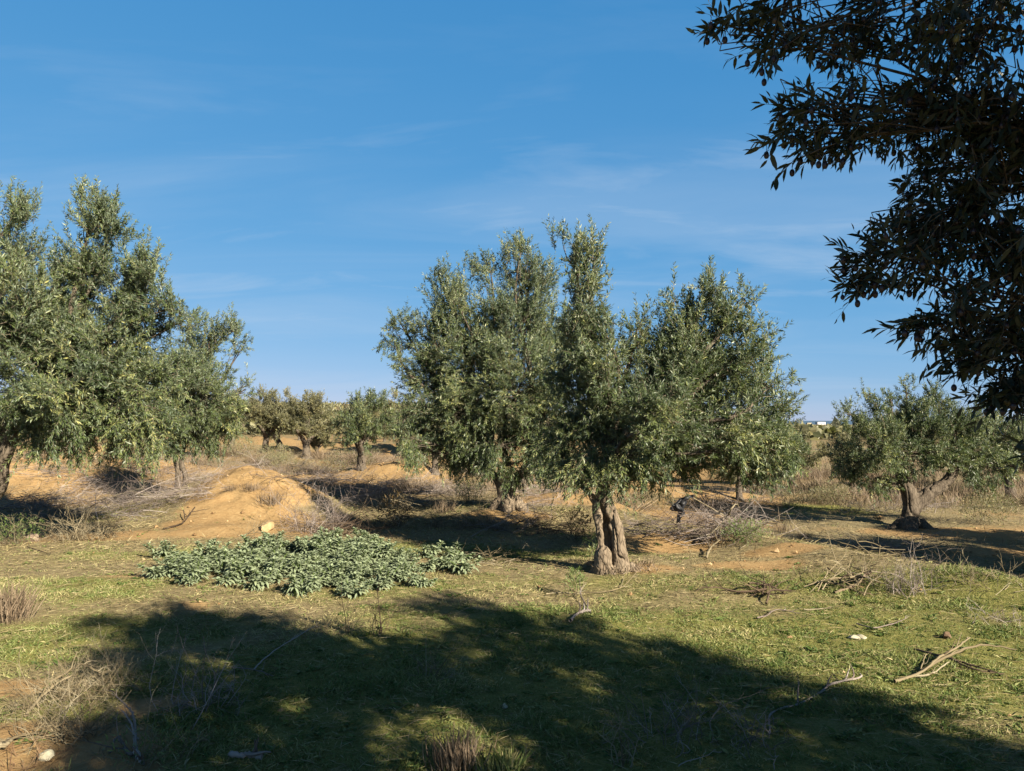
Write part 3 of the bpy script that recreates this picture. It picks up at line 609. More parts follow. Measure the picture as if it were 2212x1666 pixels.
for lb in near_lobes:
    r = lb['r']; n = max(7, int(600 * lb['d'] * math.pi * r[0] * r[2]))
    d = nrm(rng.normal(0, 1, (n, 3))) * (rng.uniform(0, 1, n) ** .4)[:, None]
    pos = lb['c'] + d * r * np.array([.8, 1.4, .8])
    dirs = nrm(lb['dir'] + rng.normal(0, .7, (n, 3)))
    l = rng.uniform(.08, .16, n); pos = pos - dirs * l[:, None] * .55
    bend = UP * -.08 + rng.normal(0, .16, (n, 3))
    twig_foliage(g, pos, dirs, l, bend, 11, .042, .0106, np.clip(rng.normal(.4, .2, n), 0, 1), 1, .0013)
    hb = min(hub, key=lambda p: np.linalg.norm(p - lb['c']) + rng.uniform(0, .12)); s0 = hb; e = pos[:8]
    mid = lb['c'] + (hb - lb['c']) * .35
    cv = spline([hb, hb * .62 + lb['c'] * .38 + UP * .07 + rng.normal(0, .05, 3), hb * .3 + lb['c'] * .7 + UP * .05 + rng.normal(0, .035, 3), lb['c']], 8)
    lg = Geo(); tubes(lg, cv, np.linspace(.0055, .0022, 8), 6)
    ne = len(pos); tt = np.linspace(0, 1, 5)[None, :, None]; st0 = cv[rng.integers(4, 8, ne)]
    Pl = (1 - tt) ** 2 * st0[:, None] + 2 * tt * (1 - tt) * ((st0 + pos) / 2 + UP * .02)[:, None] + tt ** 2 * pos[:, None]
    tubes(lg, Pl, np.broadcast_to(np.linspace(.0026, .0016, 5), (ne, 5)), 4)
    lg.build('limb', [BARKDARK], near, True, ob)
    nf = 8; ci = rng.integers(1, 7, nf); fd = nrm(lb['dir'] * .6 + rng.normal(0, .8, (nf, 3)))
    twig_foliage(g, cv[ci] + rng.normal(0, .02, (nf, 3)), fd, rng.uniform(.07, .14, nf), UP * -.1 + rng.normal(0, .15, (nf, 3)), 10, .042, .0106, np.clip(rng.normal(.4, .2, nf), 0, 1), 1, .0013)
    tq = rng.uniform(.25, .95, n)
    olive_spots.append(pos + dirs * (l * tq)[:, None] + bend * (l * tq * tq)[:, None])
g.build('crown', [OLIVE_SHADED, TWIG], near, True, ob)
# olives
m_ol, nt, out = new_mat('olive_fruit')
tc = nt.nodes.new('ShaderNodeObjectInfo')
princ(nt, out, ramp(nt, tc.outputs['Random'], [(0, (.02, .014, .018)), (.6, (.045, .03, .03)), (.8, (.10, .10, .03)), (1, (.2, .19, .06))]), .35, .4)
def olive_geo(g, c, mi=0):
    th = np.linspace(0, np.pi, 8); ph = np.arange(8) / 8 * 2 * np.pi
    V = np.stack([np.outer(np.sin(th), np.cos(ph)) * .0078, np.outer(np.sin(th), np.sin(ph)) * .0078, np.outer(np.cos(th), np.ones(8)) * .0108], -1) + np.array([0, 0, -.03])
    b = (np.arange(7)[:, None] * 8); k = np.arange(8)[None]; k2 = (k + 1) % 8
    F = np.stack([b + k, b + k2, b + 8 + k2, b + 8 + k], -1).reshape(-1, 4)
    g.add(V.reshape(-1, 3) + c, F)
    tubes(g, np.array([[0, 0, -.02], [.002, 0, -.008], [0, 0, 0.]]) + c, np.array([.0009, .0009, .0012]), 4)
sp_all = np.concatenate(olive_spots); sel = rng.permutation(len(sp_all))
g1 = Geo(); olive_geo(g1, np.zeros(3)); om = g1.mesh('olive', [m_ol], True)
for q in sel[:98]:
    o = bpy.data.objects.new('olive', om); COL.objects.link(o); o.parent = near; o.location = sp_all[q] - ob
    o.rotation_euler = (rng.uniform(-.35, .35), rng.uniform(-.35, .35), rng.uniform(0, 6)); sc_ = rng.uniform(.75, 1.05); o.scale = (sc_,) * 3
g1 = Geo()
for q in sel[98:420]: olive_geo(g1, sp_all[q] - ob)
o = g1.build('olive_fruit', [m_ol], near, True); o['kind'] = 'stuff'

# tree just beyond the right edge whose shade fills the hollow
def simple_trunk(h, r, fork, bark):
    def fn(t, base):
        lean = rng.normal(0, .12, 2) * h
        top = np.array([lean[0], lean[1], h])
        S_ = [([np.array([0, 0, -.15]) + base, base + [lean[0] * .2, lean[1] * .2, h * .4], base + top], np.array([r * 1.35, r * .95, r * .8]))]
        for k_ in range(3):
            a = k_ * 2.1 + rng.uniform(0, 1); S_.append(([base + [0, 0, .12], base + [math.cos(a) * r * 1.4, math.sin(a) * r * 1.4, 0], base + [math.cos(a) * r * 2.2, math.sin(a) * r * 2.2, -.1]], np.array([r * .8, r * .5, r * .2])))
        for k_ in range(fork):
            a = k_ * 6.28 / fork + rng.uniform(0, 1); S_.append(([base + top * .8, base + top + [math.cos(a) * .25, math.sin(a) * .25, .2], base + top + [math.cos(a) * .55, math.sin(a) * .55, .5]], np.array([r * .7, r * .5, r * .35])))
        strands_trunk(S_, max(.02, r * .13), r * .16, bark, 6.)(t, base)
    return fn
def round_lobes(base, Hh, R, n, sr):
    out_ = []
    for k_ in range(n):
        a = k_ / n * 6.28 + sr.uniform(-.3, .3); rr = R * sr.uniform(.4, .72); z = Hh * sr.uniform(.42, .62)
        q = R * sr.uniform(.34, .46)
        out_.append(dict(c=base + [math.cos(a) * rr, math.sin(a) * rr, z], r=np.array([q, q, q * .85]), d=1., droop=.3, up=.3))
    for k_ in range(n // 2 + 1):
        a = sr.uniform(0, 6.28); rr = R * sr.uniform(.05, .5); z = Hh * sr.uniform(.68, .86); q = R * sr.uniform(.22, .36)
        out_.append(dict(c=base + [math.cos(a) * rr, math.sin(a) * rr, z], r=np.array([q, q, q * sr.uniform(.9, 1.4)]), d=.9, droop=0, up=1.0))
    out_.append(dict(c=base + [0, 0, Hh * .58], r=np.array([R * .45, R * .45, Hh * .2]), d=1., droop=.1, up=.6))
    return out_
eb = np.array([10.3, 10.3, float(H(10.3, 10.3))])
make_tree('olive_tree', eb, simple_trunk(1.2, .24, 3, BARKDARK), round_lobes(eb, 3.5, 2.3, 9, np.random.default_rng(3)), 150, 24, .075, .02, [OLIVE, TWIG],
          'olive tree mostly beyond the right edge shading the hollow', 'old olive trees of the grove', [eb + [0, 0, 1.5]], .06)

eb = np.array([12.3, 12.9, float(H(12.3, 12.9))])
make_tree('olive_tree', eb, simple_trunk(1.1, .2, 3, BARKDARK), round_lobes(eb, 3.2, 1.5, 8, np.random.default_rng(4)), 150, 22, .075, .02, [OLIVE, TWIG],
          'olive tree out of sight on the right, shading the forked trunk', 'old olive trees of the grove', [eb + [0, 0, 1.4]], .06)

# ------------------------------------------------------------------ trees farther back
def proto(seed, Hh, R, mats, k=66, nleaf=20, L=.10, Wd=.027, n=9):
    sr = np.random.default_rng(seed); b0 = np.array([0., 0, 0])
    return make_tree('olive_tree', b0, simple_trunk(Hh * .26, .17, 3, BARKLIMB), round_lobes(b0, Hh, R, n, sr), k, nleaf, L, Wd, mats, 'x x x x', None, [np.array([0, 0, Hh * .34])], .055, twig_r=.003, ln=(.22, .45), bl=False)
protos = [proto(31, 3.3, 1.55, [OLIVE, TWIG]), proto(32, 3.2, 1.5, [OLIVE_PALE, TWIG]), proto(33, 3.0, 1.7, [OLIVE_PALE, TWIG]), proto(34, 3.4, 1.5, [OLIVE_PALE, TWIG])]
used = set()
def place_tree(kp, x, y, s_, rz, label, group):
    o = protos[kp] if kp not in used else copy_tree(protos[kp])
    used.add(kp)
    o.location = (x, y, float(H(x, y)) - .03); o.scale = (s_ * rng.uniform(.9, 1.15), s_ * rng.uniform(.9, 1.15), s_); o.rotation_euler = (0, 0, rz)
    tag(o, label, 'tree', group)
BG = [  # u, base v, height px, proto, label
    (780, 1014, 188, 0, 'olive tree with thick forked trunk just left of the big double crown'),
    (662, 992, 152, 1, 'yellowish round olive tree with a bent trunk left of the forked one'),
    (572, 978, 146, 3, 'grey-green olive tree with thick short trunk right of the sand mound tree'),
    (607, 975, 122, 2, 'small pale-trunked olive tree between two larger ones in the middle distance'),
    (500, 972, 132, 1, 'bushy olive tree half hidden behind the sand mound tree'),
    (688, 986, 60, 2, 'tiny young olive tree beside the bent trunk'),
    (865, 985, 130, 2, 'pale olive tree half hidden behind the left of the big crown'),
    (1597, 1080, 150, 3, 'slender olive tree under the right side of the big crown'),
    (1678, 1068, 190, 0, 'dense olive tree between the big crown and the white houses'),
    (1640, 1050, 150, 3, 'dark olive tree hugging the right of the big crown'),
    (1712, 1052, 128, 2, 'grey-green olive tree just below the white houses'),
    (1842, 1070, 150, 3, 'dark shaded olive tree left behind the forked hollow tree'),
    (2105, 1062, 170, 1, 'olive tree behind the right of the forked hollow tree'),
    (2185, 1075, 190, 0, 'dark olive tree at the right edge behind the hollow'),
    (1190, 1045, 120, 1, 'olive tree with thin trunk glimpsed under the big double crown'),
    (940, 1025, 150, 3, 'dark olive tree behind the left of the big double crown'),
    (430, 985, 110, 0, 'olive tree behind the younger tree on the mound'),
    (300, 990, 120, 3, 'olive tree glimpsed under the tall left crown'),
    (120, 985, 110, 1, 'olive tree beyond the far left sand bank'),
    (1480, 1040, 120, 2, 'pale olive tree behind the low branches of the split trunk tree')]
PH = [3.3, 3.2, 3.0, 3.4]
for k_, (u, v, hp, kp, lab) in enumerate(BG):
    b_ = G(u, v); hm = hp / F0 * b_[1]
    if u > 1590:
        pass
    place_tree(kp, b_[0], b_[1], hm / PH[kp], rng.uniform(0, 6.28), lab, 'olive trees farther back in the grove')
fr = np.random.default_rng(77)
for k_ in range(44):
    y = fr.uniform(50, 120); t = fr.uniform(-.72, .72)
    if .34 < t < .47: t += .16
    place_tree(k_ % 4, t * y, y, fr.uniform(.6, 1.1), fr.uniform(0, 6.28), 'small distant olive tree in the far rows of the grove', 'distant olive trees in the far rows')

# far scrub over the plain
g = Geo(); n = 9000
y = np.exp(fr.uniform(math.log(95), math.log(900), n)); x = y * fr.uniform(-.8, .8, n)
z = H(x, y); hh = fr.uniform(.6, 2.4, n) * np.where(x / y > .3, .8, 1)
for rep in range(7):
    B = np.stack([x + fr.normal(0, .9, n), y + fr.normal(0, .9, n), z + hh * fr.uniform(.1, .8, n)], -1)
    leaves(g, B, fr.normal(0, 1, (n, 3)) + UP * .6, fr.normal(0, 1, (n, 3)) + UP, hh * .9, hh * .7, np.clip(fr.normal(.45, .25, n), 0, 1))
tag(g.build('scrub', [OLIVE_PALE]), 'far-off olive scrub covering the plain to the coast', None, None, 'stuff')

# ------------------------------------------------------------------ dead brush, shrubs, tussocks
def fork_twigs(g, base, dirs, ln, r, sub=4, sublen=.45, curl=.25, S=4, tint=None, grav=0., K=6):
    n = len(base); ts = np.linspace(0, 1, K)
    b1 = rng.normal(0, curl, (n, 3)); b2 = rng.normal(0, curl * .7, (n, 3))
    q = ts[None, :, None]
    def pos(qq): return base[:, None] + (dirs[:, None] * qq + b1[:, None] * qq ** 2 + b2[:, None] * np.sin(qq * 5) * .4 - UP * grav * qq ** 2) * ln[:, None, None]
    Pl = pos(q); tint = rng.uniform(.1, .9, n) if tint is None else tint
    tubes(g, Pl, r[:, None] * np.linspace(1, .3, K)[None], S, tint)
    if sub:
        t0 = rng.uniform(.25, .95, (n, sub))
        B = np.stack([pos(t0[:, j][:, None, None])[:, 0] for j in range(sub)], 1).reshape(-1, 3)
        D = nrm(np.repeat(nrm(dirs), sub, 0) * .8 + rng.normal(0, .55, (n * sub, 3)))
        L2 = np.repeat(ln, sub) * rng.uniform(.3, 1, n * sub) * sublen
        fork_twigs(g, B, D, L2, np.repeat(r, sub) * .5, 0 if sub < 3 else max(1, sub // 2 - 1), .5, curl * 1.2, 3, np.clip(np.repeat(tint, sub) + rng.normal(0, .1, n * sub), 0, 1), grav, 4)

def shrub_geo(n, h, spread, r=.004, sub=4, upw=1.0, curl=.22, foot=.06):
    g = Geo(); b = np.column_stack([rng.normal(0, foot, n), rng.normal(0, foot, n), np.full(n, -.02)])
    d = nrm(np.column_stack([rng.normal(0, spread, n), rng.normal(0, spread, n), np.full(n, upw) * rng.uniform(.5, 1.1, n)]))
    fork_twigs(g, b, d, h * rng.uniform(.55, 1.1, n), np.full(n, r) * rng.uniform(.6, 1.2, n), sub, .5, curl)
    return g
def brush_geo(n, length, rx, ry, hz, r=.006, sub=5, ang=0., spread=.5):
    g = Geo()
    b = np.column_stack([rng.normal(0, rx * .5, n), rng.normal(0, ry * .5, n), np.abs(rng.normal(0, hz * .5, n)) + .01])
    a = ang + rng.normal(0, spread, n) + np.where(rng.uniform(0, 1, n) < .35, np.pi, 0)
    d = np.column_stack([np.cos(a), np.sin(a), rng.normal(.12, .18, n)])
    L = length * rng.uniform(.5, 1.1, n)
    b = b - d * L[:, None] * .35; b[:, 2] = np.maximum(b[:, 2], .005)
    fork_twigs(g, b, nrm(d), L, r * rng.uniform(.5, 1.3, n), sub, .5, .16, 4)
    return g
def tussock_geo(n, h, foot, lean=.25, w=.004):
    g = Geo(); b = np.column_stack([rng.normal(0, foot, n), rng.normal(0, foot, n), np.full(n, -.01)])
    d = np.column_stack([rng.normal(0, lean, n), rng.normal(0, lean, n), np.ones(n)]) + b * np.array([2, 2, 0])
    leaves(g, b, d, rng.normal(0, 1, (n, 3)), h * rng.uniform(.4, 1.1, n), np.full(n, w * 1.6), rng.uniform(0, 1, n), 0, .2)
    return g

def thing(g, name, mats, u, v, label, cat, rz=0., group=None, smooth=False, s_=1., z=0.):
    o = g.build(name, mats, None, smooth) if isinstance(g, Geo) else g
    b = G(u, v); o.location = (b[0], b[1], b[2] + z); o.rotation_euler = (0, 0, rz); o.scale = (s_,) * 3
    tag(o, label, cat, group); return o
def add_leaflets(g, n, rx, ry, h, L, Wd, mi=1, z0=.02, dens_low=1.0):
    d = nrm(rng.normal(0, 1, (n, 3))) * (rng.uniform(0, 1, n) ** .4)[:, None]
    B = d * np.array([rx, ry, h * .5]) + np.array([0, 0, h * .5 + z0])
    leaves(g, B, d + rng.normal(0, .6, (n, 3)) + UP * .6, UP + rng.normal(0, .7, (n, 3)), L * rng.uniform(.6, 1.3, n), Wd * rng.uniform(.7, 1.2, n), rng.uniform(0, 1, n), 0, .15, mi)

BR = 'cut brushwood lying in the grove'; SH = 'dry shrubs of the grove'; TU = 'dry grass tussocks'
thing(brush_geo(90, .85, .6, .35, .42, .005, 7, .25, .55), 'brush_pile', [GREY], 1545, 1168, 'big grey pile of cut branches right of the split trunk', 'brush pile', 0, BR)
thing(brush_geo(26, .8, .5, .25, .1, .005, 6, .1, .4), 'brush_pile', [GREY], 1400, 1152, 'low grey brushwood just behind the split trunk on its right', 'brush pile', 0, BR)
thing(brush_geo(34, .8, .55, .3, .22, .005, 6, .2, .6), 'brush_pile', [DARKTWIG], 1190, 1150, 'dark tangled brushwood left of the split trunk', 'brush pile', 0, BR)
g = shrub_geo(60, .62, .7, .005, 6, .8, .3, .15); thing(g, 'dead_bush', [GREY], 672, 1148, 'bare grey dead bush behind the sage plants', 'bush', 0, BR)
thing(brush_geo(34, .95, .7, .4, .2, .005, 6, -.1, .5), 'brush_pile', [DARKTWIG], 770, 1155, 'dark brushwood in tree shade behind the sage plants', 'brush pile', 0, BR)
thing(brush_geo(14, .9, .5, .15, .05, .0045, 5, 0, .3), 'brush_pile', [STRAWTWIG], 590, 1172, 'flat straw coloured twigs behind the sage plants left half', 'brush pile', 0, BR)
thing(brush_geo(16, .7, .35, .2, .08, .005, 6, .1, .5), 'brush_pile', [STRAWTWIG], 1085, 1215, 'pale cut twigs beside the right end of the sage plants', 'brush pile', 0, BR)
thing(brush_geo(40, 1.3, .9, .35, .16, .005, 6, -.25, .35), 'brush_pile', [GREY], 1905, 1192, 'brushwood heap lying in the shaded hollow', 'brush pile', 0, BR)
thing(brush_geo(6, .65, .3, .1, .1, .006, 3, 2.85, .25), 'fallen_branch', [STRAWTWIG], 1900, 1203, 'pale curved branches sticking out of the shaded heap', 'branch', 0, BR)
thing(brush_geo(12, .55, .3, .15, .08, .009, 5, .3, .7), 'brush_pile', [DARKTWIG], 1635, 1287, 'small dark root clump alone on the lit turf', 'brush pile', 0, BR)
thing(brush_geo(14, .8, .35, .2, .1, .009, 5, .4, .6), 'brush_pile', [STRAWTWIG], 1825, 1272, 'gnarled dry branches on turf left of the wispy shrub', 'brush pile', 0, BR)
for u, v, s_, rz, lab in [(110, 1030, 1.0, .2, 'mauve-grey brushwood at the foot of the far left sand bank'), (250, 1015, 1.1, 0, 'mauve-grey brushwood under the tall left crown'), (330, 1025, 1.0, .4, 'long grey brushwood left of the two thin stems'),
        (220, 1068, .9, .3, 'pale brushwood fan on the edge of the left shade'), (310, 1093, 1.0, -.1, 'grey twigs along the top of the small sand step'), (440, 1070, 1.0, .3, 'grey brushwood strewn down the left flank of the sand mound'), (380, 1085, 1.1, 0, 'pale twigs along the foot of the sand mound'), (160, 1050, 1.1, .2, 'grey brushwood in the left hollow beyond the tree shade'), (400, 1030, 1.0, .1, 'grey twigs heaped round the two thin stems'), (455, 1040, .7, 1.2, 'dead twigs on the sand mound below the two stems'),
        (640, 1050, 1.1, -.5, 'grey brushwood down the right flank of the sand mound'), (700, 1045, 1.1, .2, 'grey brushwood right of the sand mound'), (760, 1055, 1.0, 0, 'grey brushwood in front of the forked trunk'), (860, 1060, 1.1, .3, 'grey brushwood below the hanging pale tip'),
        (940, 1066, .9, .1, 'brown brushwood at the edge of the middle shade'), (250, 1120, 1.1, -.2, 'shaded brushwood in the left tree shadow'), (90, 1125, 1.0, .1, 'shaded brushwood at the far left')]:
    thing(brush_geo(26, 1.0, .8, .4, .16, .0045, 6, 0, .45), 'brush_pile', [GREY], u, v, lab, 'brush pile', rz, BR, False, s_)

# shrubs near
g = shrub_geo(75, .30, .75, .0028, 5, .9, .3, .12); thing(g, 'dry_shrub', [STRAWTWIG], 205, 1492, 'pale dry shrub beside the edge of the big shade, lower left', 'shrub', 0, SH)
g = shrub_geo(60, .26, .85, .0028, 5, .8, .3, .12); thing(g, 'dry_shrub', [STRAWTWIG], 120, 1520, 'straw coloured twiggy shrub under the curved pale branch', 'shrub', 0, SH)
g = shrub_geo(60, .30, .6, .003, 5, .9, .25, .06); thing(g, 'dry_shrub', [STRAWTWIG], 162, 1592, 'fan shaped dry shrub on the orange soil, lower left', 'shrub', 0, SH)
g = shrub_geo(30, .16, .8, .003, 4, .8, .3, .08); thing(g, 'dry_shrub', [RUST], 60, 1650, 'brown dry weed in the bottom left corner', 'shrub', 0, SH)
g = shrub_geo(36, .22, .9, .0026, 5, .7, .3, .1); add_leaflets(g, 260, .25, .2, .12, .03, .006); thing(g, 'dry_shrub', [STRAWTWIG, WEED], 330, 1640, 'grey-green weed in shade by the pale forked stick', 'shrub', 0, SH)
thing(tussock_geo(520, .36, .07, .22), 'grass_tussock', [STALK], 6, 1345, 'reddish dry tussock at the left edge', 'grass tussock', 0, TU)
thing(tussock_geo(420, .2, .05, .16), 'grass_tussock', [STALK], 985, 1668, 'reddish dry tussock at the bottom centre', 'grass tussock', 0, TU)
thing(tussock_geo(260, .12, .05, .4, .006), 'grass_tussock', [GRASS], 1080, 1672, 'green grass tuft at the bottom beside the reddish tussock', 'grass tussock', 0, TU)
g = shrub_geo(16, .26, .55, .003, 4, 1.0, .3, .03); thing(g, 'dry_shrub', [STRAWTWIG], 928, 1462, 'bare pale twiggy weed in the middle of the big shade', 'shrub', 0, SH)
g = shrub_geo(40, .3, .6, .0028, 4, 1, .3, .1); thing(g, 'dry_shrub', [GREY], 440, 1530, 'dim grey shrub in the shade right of the bare soil', 'shrub', 0, SH)
g = shrub_geo(40, .26, .7, .0028, 4, 1, .3, .14); thing(g, 'dry_shrub', [GREY], 1455, 1580, 'dim wispy shrub in the shade, lower right', 'shrub', 0, SH)
g = shrub_geo(26, .2, .6, .0028, 4, 1, .3, .1); thing(g, 'dry_shrub', [GREY], 1640, 1610, 'low wispy shrub in the shade near the bottom right', 'shrub', 0, SH)
g = shrub_geo(7, .26, .3, .004, 5, 1.1, .3, .02); thing(g, 'dry_shrub', [STRAWTWIG], 1345, 1655, 'thin pale bare weed at the bottom edge of the shade', 'shrub', 0, SH)
g = shrub_geo(8, .36, .3, .004, 5, 1.1, .25, .03); thing(g, 'bare_weed', [DARKTWIG], 818, 1372, 'tall dark bare weed at the edge of the shade', 'weed', 0, SH)
g = shrub_geo(5, .28, .2, .003, 4, 1.1, .2, .02); thing(g, 'bare_weed', [DARKTWIG], 752, 1368, 'thin dark bare weed left of the taller one', 'weed', 0, SH)
g = shrub_geo(44, .42, .35, .0032, 4, 1.0, .25, .08); thing(g, 'dry_shrub', [GREY], 1958, 1282, 'upright wispy grey shrub on the right turf', 'shrub', 0, SH)
g = shrub_geo(46, .26, .7, .0035, 4, .8, .2, .2); thing(g, 'dry_shrub', [STRAWTWIG], 2115, 1258, 'spiky straw shrub at the edge of the right shade', 'shrub', 0, SH)
g = shrub_geo(24, .2, .7, .0028, 4, .8, .3, .1); thing(g, 'dry_shrub', [GREY], 2165, 1345, 'faint grey twiggy weed on turf near the right edge', 'shrub', 0, SH)
g = shrub_geo(40, .42, .7, .0035, 5, .9, .3, .12); add_leaflets(g, 900, .42, .3, .38, .035, .008); thing(g, 'leafy_bush', [STRAWTWIG, WEED], 25, 1180, 'grey-green bush at the left edge behind the pink stone', 'bush', 0, SH)
g = shrub_geo(34, .5, .7, .0055, 6, .9, .35, .1); thing(g, 'thorn_bush', [STRAWTWIG], 170, 1168, 'pale bare thorny bush in front of the left shade', 'bush', 0, SH)
g = shrub_geo(22, .4, .8, .005, 6, .8, .35, .15); thing(g, 'thorn_bush', [STRAWTWIG], 228, 1162, 'smaller pale thorny bush beside the first one', 'bush', 0, SH)
g = shrub_geo(24, .5, .5, .004, 4, 1, .25, .1); add_leaflets(g, 1500, .34, .3, .5, .04, .01); thing(g, 'leafy_bush', [DARKTWIG, OLIVE], 1013, 1088, 'dark green bush left of the flared trunk', 'bush', 0, SH)
g = shrub_geo(20, .5, .5, .004, 3, 1, .25, .1); add_leaflets(g, 260, .3, .2, .5, .08, .022); thing(g, 'leafy_bush', [DARKTWIG, RUSTLEAF], 850, 1140, 'withering brown leaved weed behind the sage plants', 'weed', 0, SH)
g = shrub_geo(26, .4, .7, .004, 4, 1, .25, .2); add_leaflets(g, 2200, .7, .4, .5, .045, .009); thing(g, 'leafy_bush', [STRAWTWIG, OLIVE_PALE], 1410, 1102, 'yellow-green bush behind the split trunk on its right', 'bush', 0, SH)
g = shrub_geo(20, .35, .7, .004, 4, 1, .25, .2); add_leaflets(g, 700, .3, .25, .3, .05, .01); thing(g, 'leafy_bush', [STRAWTWIG, WEED], 1610, 1178, 'yellow-green weed at the foot of the big grey pile', 'bush', 0, SH)
g = shrub_geo(20, .4, .6, .003, 4, 1, .25, .08); add_leaflets(g, 420, .16, .14, .4, .05, .014); thing(g, 'leafy_bush', [DARKTWIG, RUSTLEAF], 1250, 1165, 'rusty brown weed against the left of the split trunk', 'weed', 0, SH)
g = shrub_geo(14, .25, .6, .003, 4, 1, .25, .05); add_leaflets(g, 350, .14, .1, .2, .03, .012); thing(g, 'leafy_bush', [DARKTWIG, OLIVE], 1297, 1218, 'tiny dark sapling hugging the base of the split trunk', 'weed', 0, SH)
g = Geo()
for k_ in range(26):
    a_ = rng.uniform(0, 6.28); r_o = rng.uniform(.2, .42)
    q_ = np.array([math.cos(a_) * r_o, math.sin(a_) * r_o * .8, 0]); nn_ = 12
    leaves(g, q_ + rng.normal(0, .03, (nn_, 3)) * [1, 1, .2], np.column_stack([rng.normal(0, .6, nn_), rng.normal(0, .6, nn_), np.ones(nn_)]), rng.normal(0, 1, (nn_, 3)), rng.uniform(.04, .12, nn_), np.full(nn_, .008), rng.uniform(0, 1, nn_), 0, .2)
thing(g, 'dry_weeds', [STALK], 1338, 1228, 'dry weeds ringing the foot of the split trunk', 'weeds')['kind'] = 'stuff'
# feathery weeds
def feather(h, n, L, mats_u_v, label):
    g = Geo(); u, v = mats_u_v
    tubes(g, np.array([[0, 0, -.02], [.01, 0, h * .5], [0, 0, h]]), np.array([.005, .004, .002]), 5)
    q = rng.uniform(.1, 1, n); a = rng.uniform(0, 6.28, n); R = L * (1.15 - q) + .02
    d = np.column_stack([np.cos(a), np.sin(a), np.full(n, .55)])
    B = np.column_stack([np.zeros(n), np.zeros(n), q * h])
    for t in np.linspace(.2, 1, 7):
        leaves(g, B + d * (R * t)[:, None], d + rng.normal(0, .5, (n, 3)) + UP * .5, rng.normal(0, 1, (n, 3)) + UP, np.full(n, .035), np.full(n, .007), rng.uniform(.3, 1, n), 0, .1, 1)
    thing(g, 'green_weed', [STRAWTWIG, WEED], u, v, label, 'weed', 0, 'soft green weeds')
feather(.26, 60, .1, (1243, 1292), 'light green feathery weed alone on the turf before the split trunk')
feather(.30, 40, .12, (1278, 1206), 'fern-like weed standing left of the split trunk base')

# small tufts and copied shrubs of the middle ground
tuft = tussock_geo(150, .26, .08, .3).build('grass_tussock', [STALK])
first = True
for u, v, s_, lab in [(945, 1142, .8, 'leftmost small tuft of the row before the flared trunk'), (1000, 1142, .9, 'second small tuft of the row before the flared trunk'), (1047, 1140, 1.0, 'third small tuft of the row before the flared trunk'), (1075, 1146, .8, 'rightmost small tuft of the row before the flared trunk'),
        (960, 1108, 1.0, 'brown tuft in the middle shade left of the dark green bush'), (545, 1062, .8, 'thin tuft on the face of the sand mound'), (497, 1062, .6, 'tiny tuft on the face of the sand mound'), (585, 1092, 1.2, 'grey tuft low on the right flank of the sand mound'),
        (1690, 1150, 1.0, 'straw tuft right of the big grey pile'), (1900, 1125, .8, 'small tuft beside the forked hollow trunk'), (1735, 1165, .8, 'straw tuft on the sandy ridge')]:
    o = tuft if first else copy_tree(tuft); first = False
    thing(o, None, None, u, v, lab, 'grass tussock', rng.uniform(0, 6), TU, False, s_)
protosh = [shrub_geo(46, .5, .7, .004, 5, .9, .3, .2).build('dry_shrub', [GREY]), shrub_geo(46, .55, .5, .004, 5, 1, .3, .2).build('dry_shrub', [STRAWTWIG])]
gq = shrub_geo(20, .5, .5, .004, 3, 1, .3, .2); add_leaflets(gq, 900, .5, .45, .55, .06, .014); protosh.append(gq.build('dry_shrub', [STRAWTWIG, OLIVE_PALE]))
protosh.append(tussock_geo(420, .6, .25, .25, .007).build('dry_shrub', [STALK]))
us = [False] * 4
SLAB = ['grey twiggy dry shrub on the sandy ground between the trees', 'straw coloured twiggy shrub on the sandy ground between the trees', 'olive-green low shrub on the sandy ground between the trees', 'tall dry grass clump on the sandy ground between the trees']
br = np.random.default_rng(99)
for k_ in range(170):
    for _ in range(50):
        y = br.uniform(14.5, 40); t = br.uniform(-.72, .72); x = t * y
        if math.hypot(x + 4.7, y - 13) < 2.6: continue
        if t > .28 and y < 20: continue
        break
    kk = int(br.choice([0, 0, 0, 1, 1, 2, 3, 3])) if t < .3 else int(br.choice([0, 1, 2, 3, 3, 3]))
    o = protosh[kk] if not us[kk] else copy_tree(protosh[kk]); us[kk] = True
    s_ = br.uniform(.6, 1.25)
    o.location = (x, y, float(H(x, y))); o.scale = (s_ * 1.2, s_ * 1.2, s_ * .85); o.rotation_euler = (0, 0, br.uniform(0, 6.28))
    tag(o, SLAB[kk], 'shrub', 'scattered shrubs of the middle distance: ' + ['grey', 'straw', 'green', 'grass'][kk])
for u, v, s_, lab in [(520, 988, 1.6, 'yellow-green shrub behind the crest of the sand mound'), (592, 1008, 1.4, 'yellow-green shrub on the right behind the sand mound'), (610, 1015, 1.0, 'yellow-green shrub below the small pale-trunked tree'), (2130, 1132, 1.4, 'low green bush right of the forked hollow trunk')]:
    o = copy_tree(protosh[2]); thing(o, None, None, u, v, lab, 'shrub', br.uniform(0, 6), SH, False, s_)

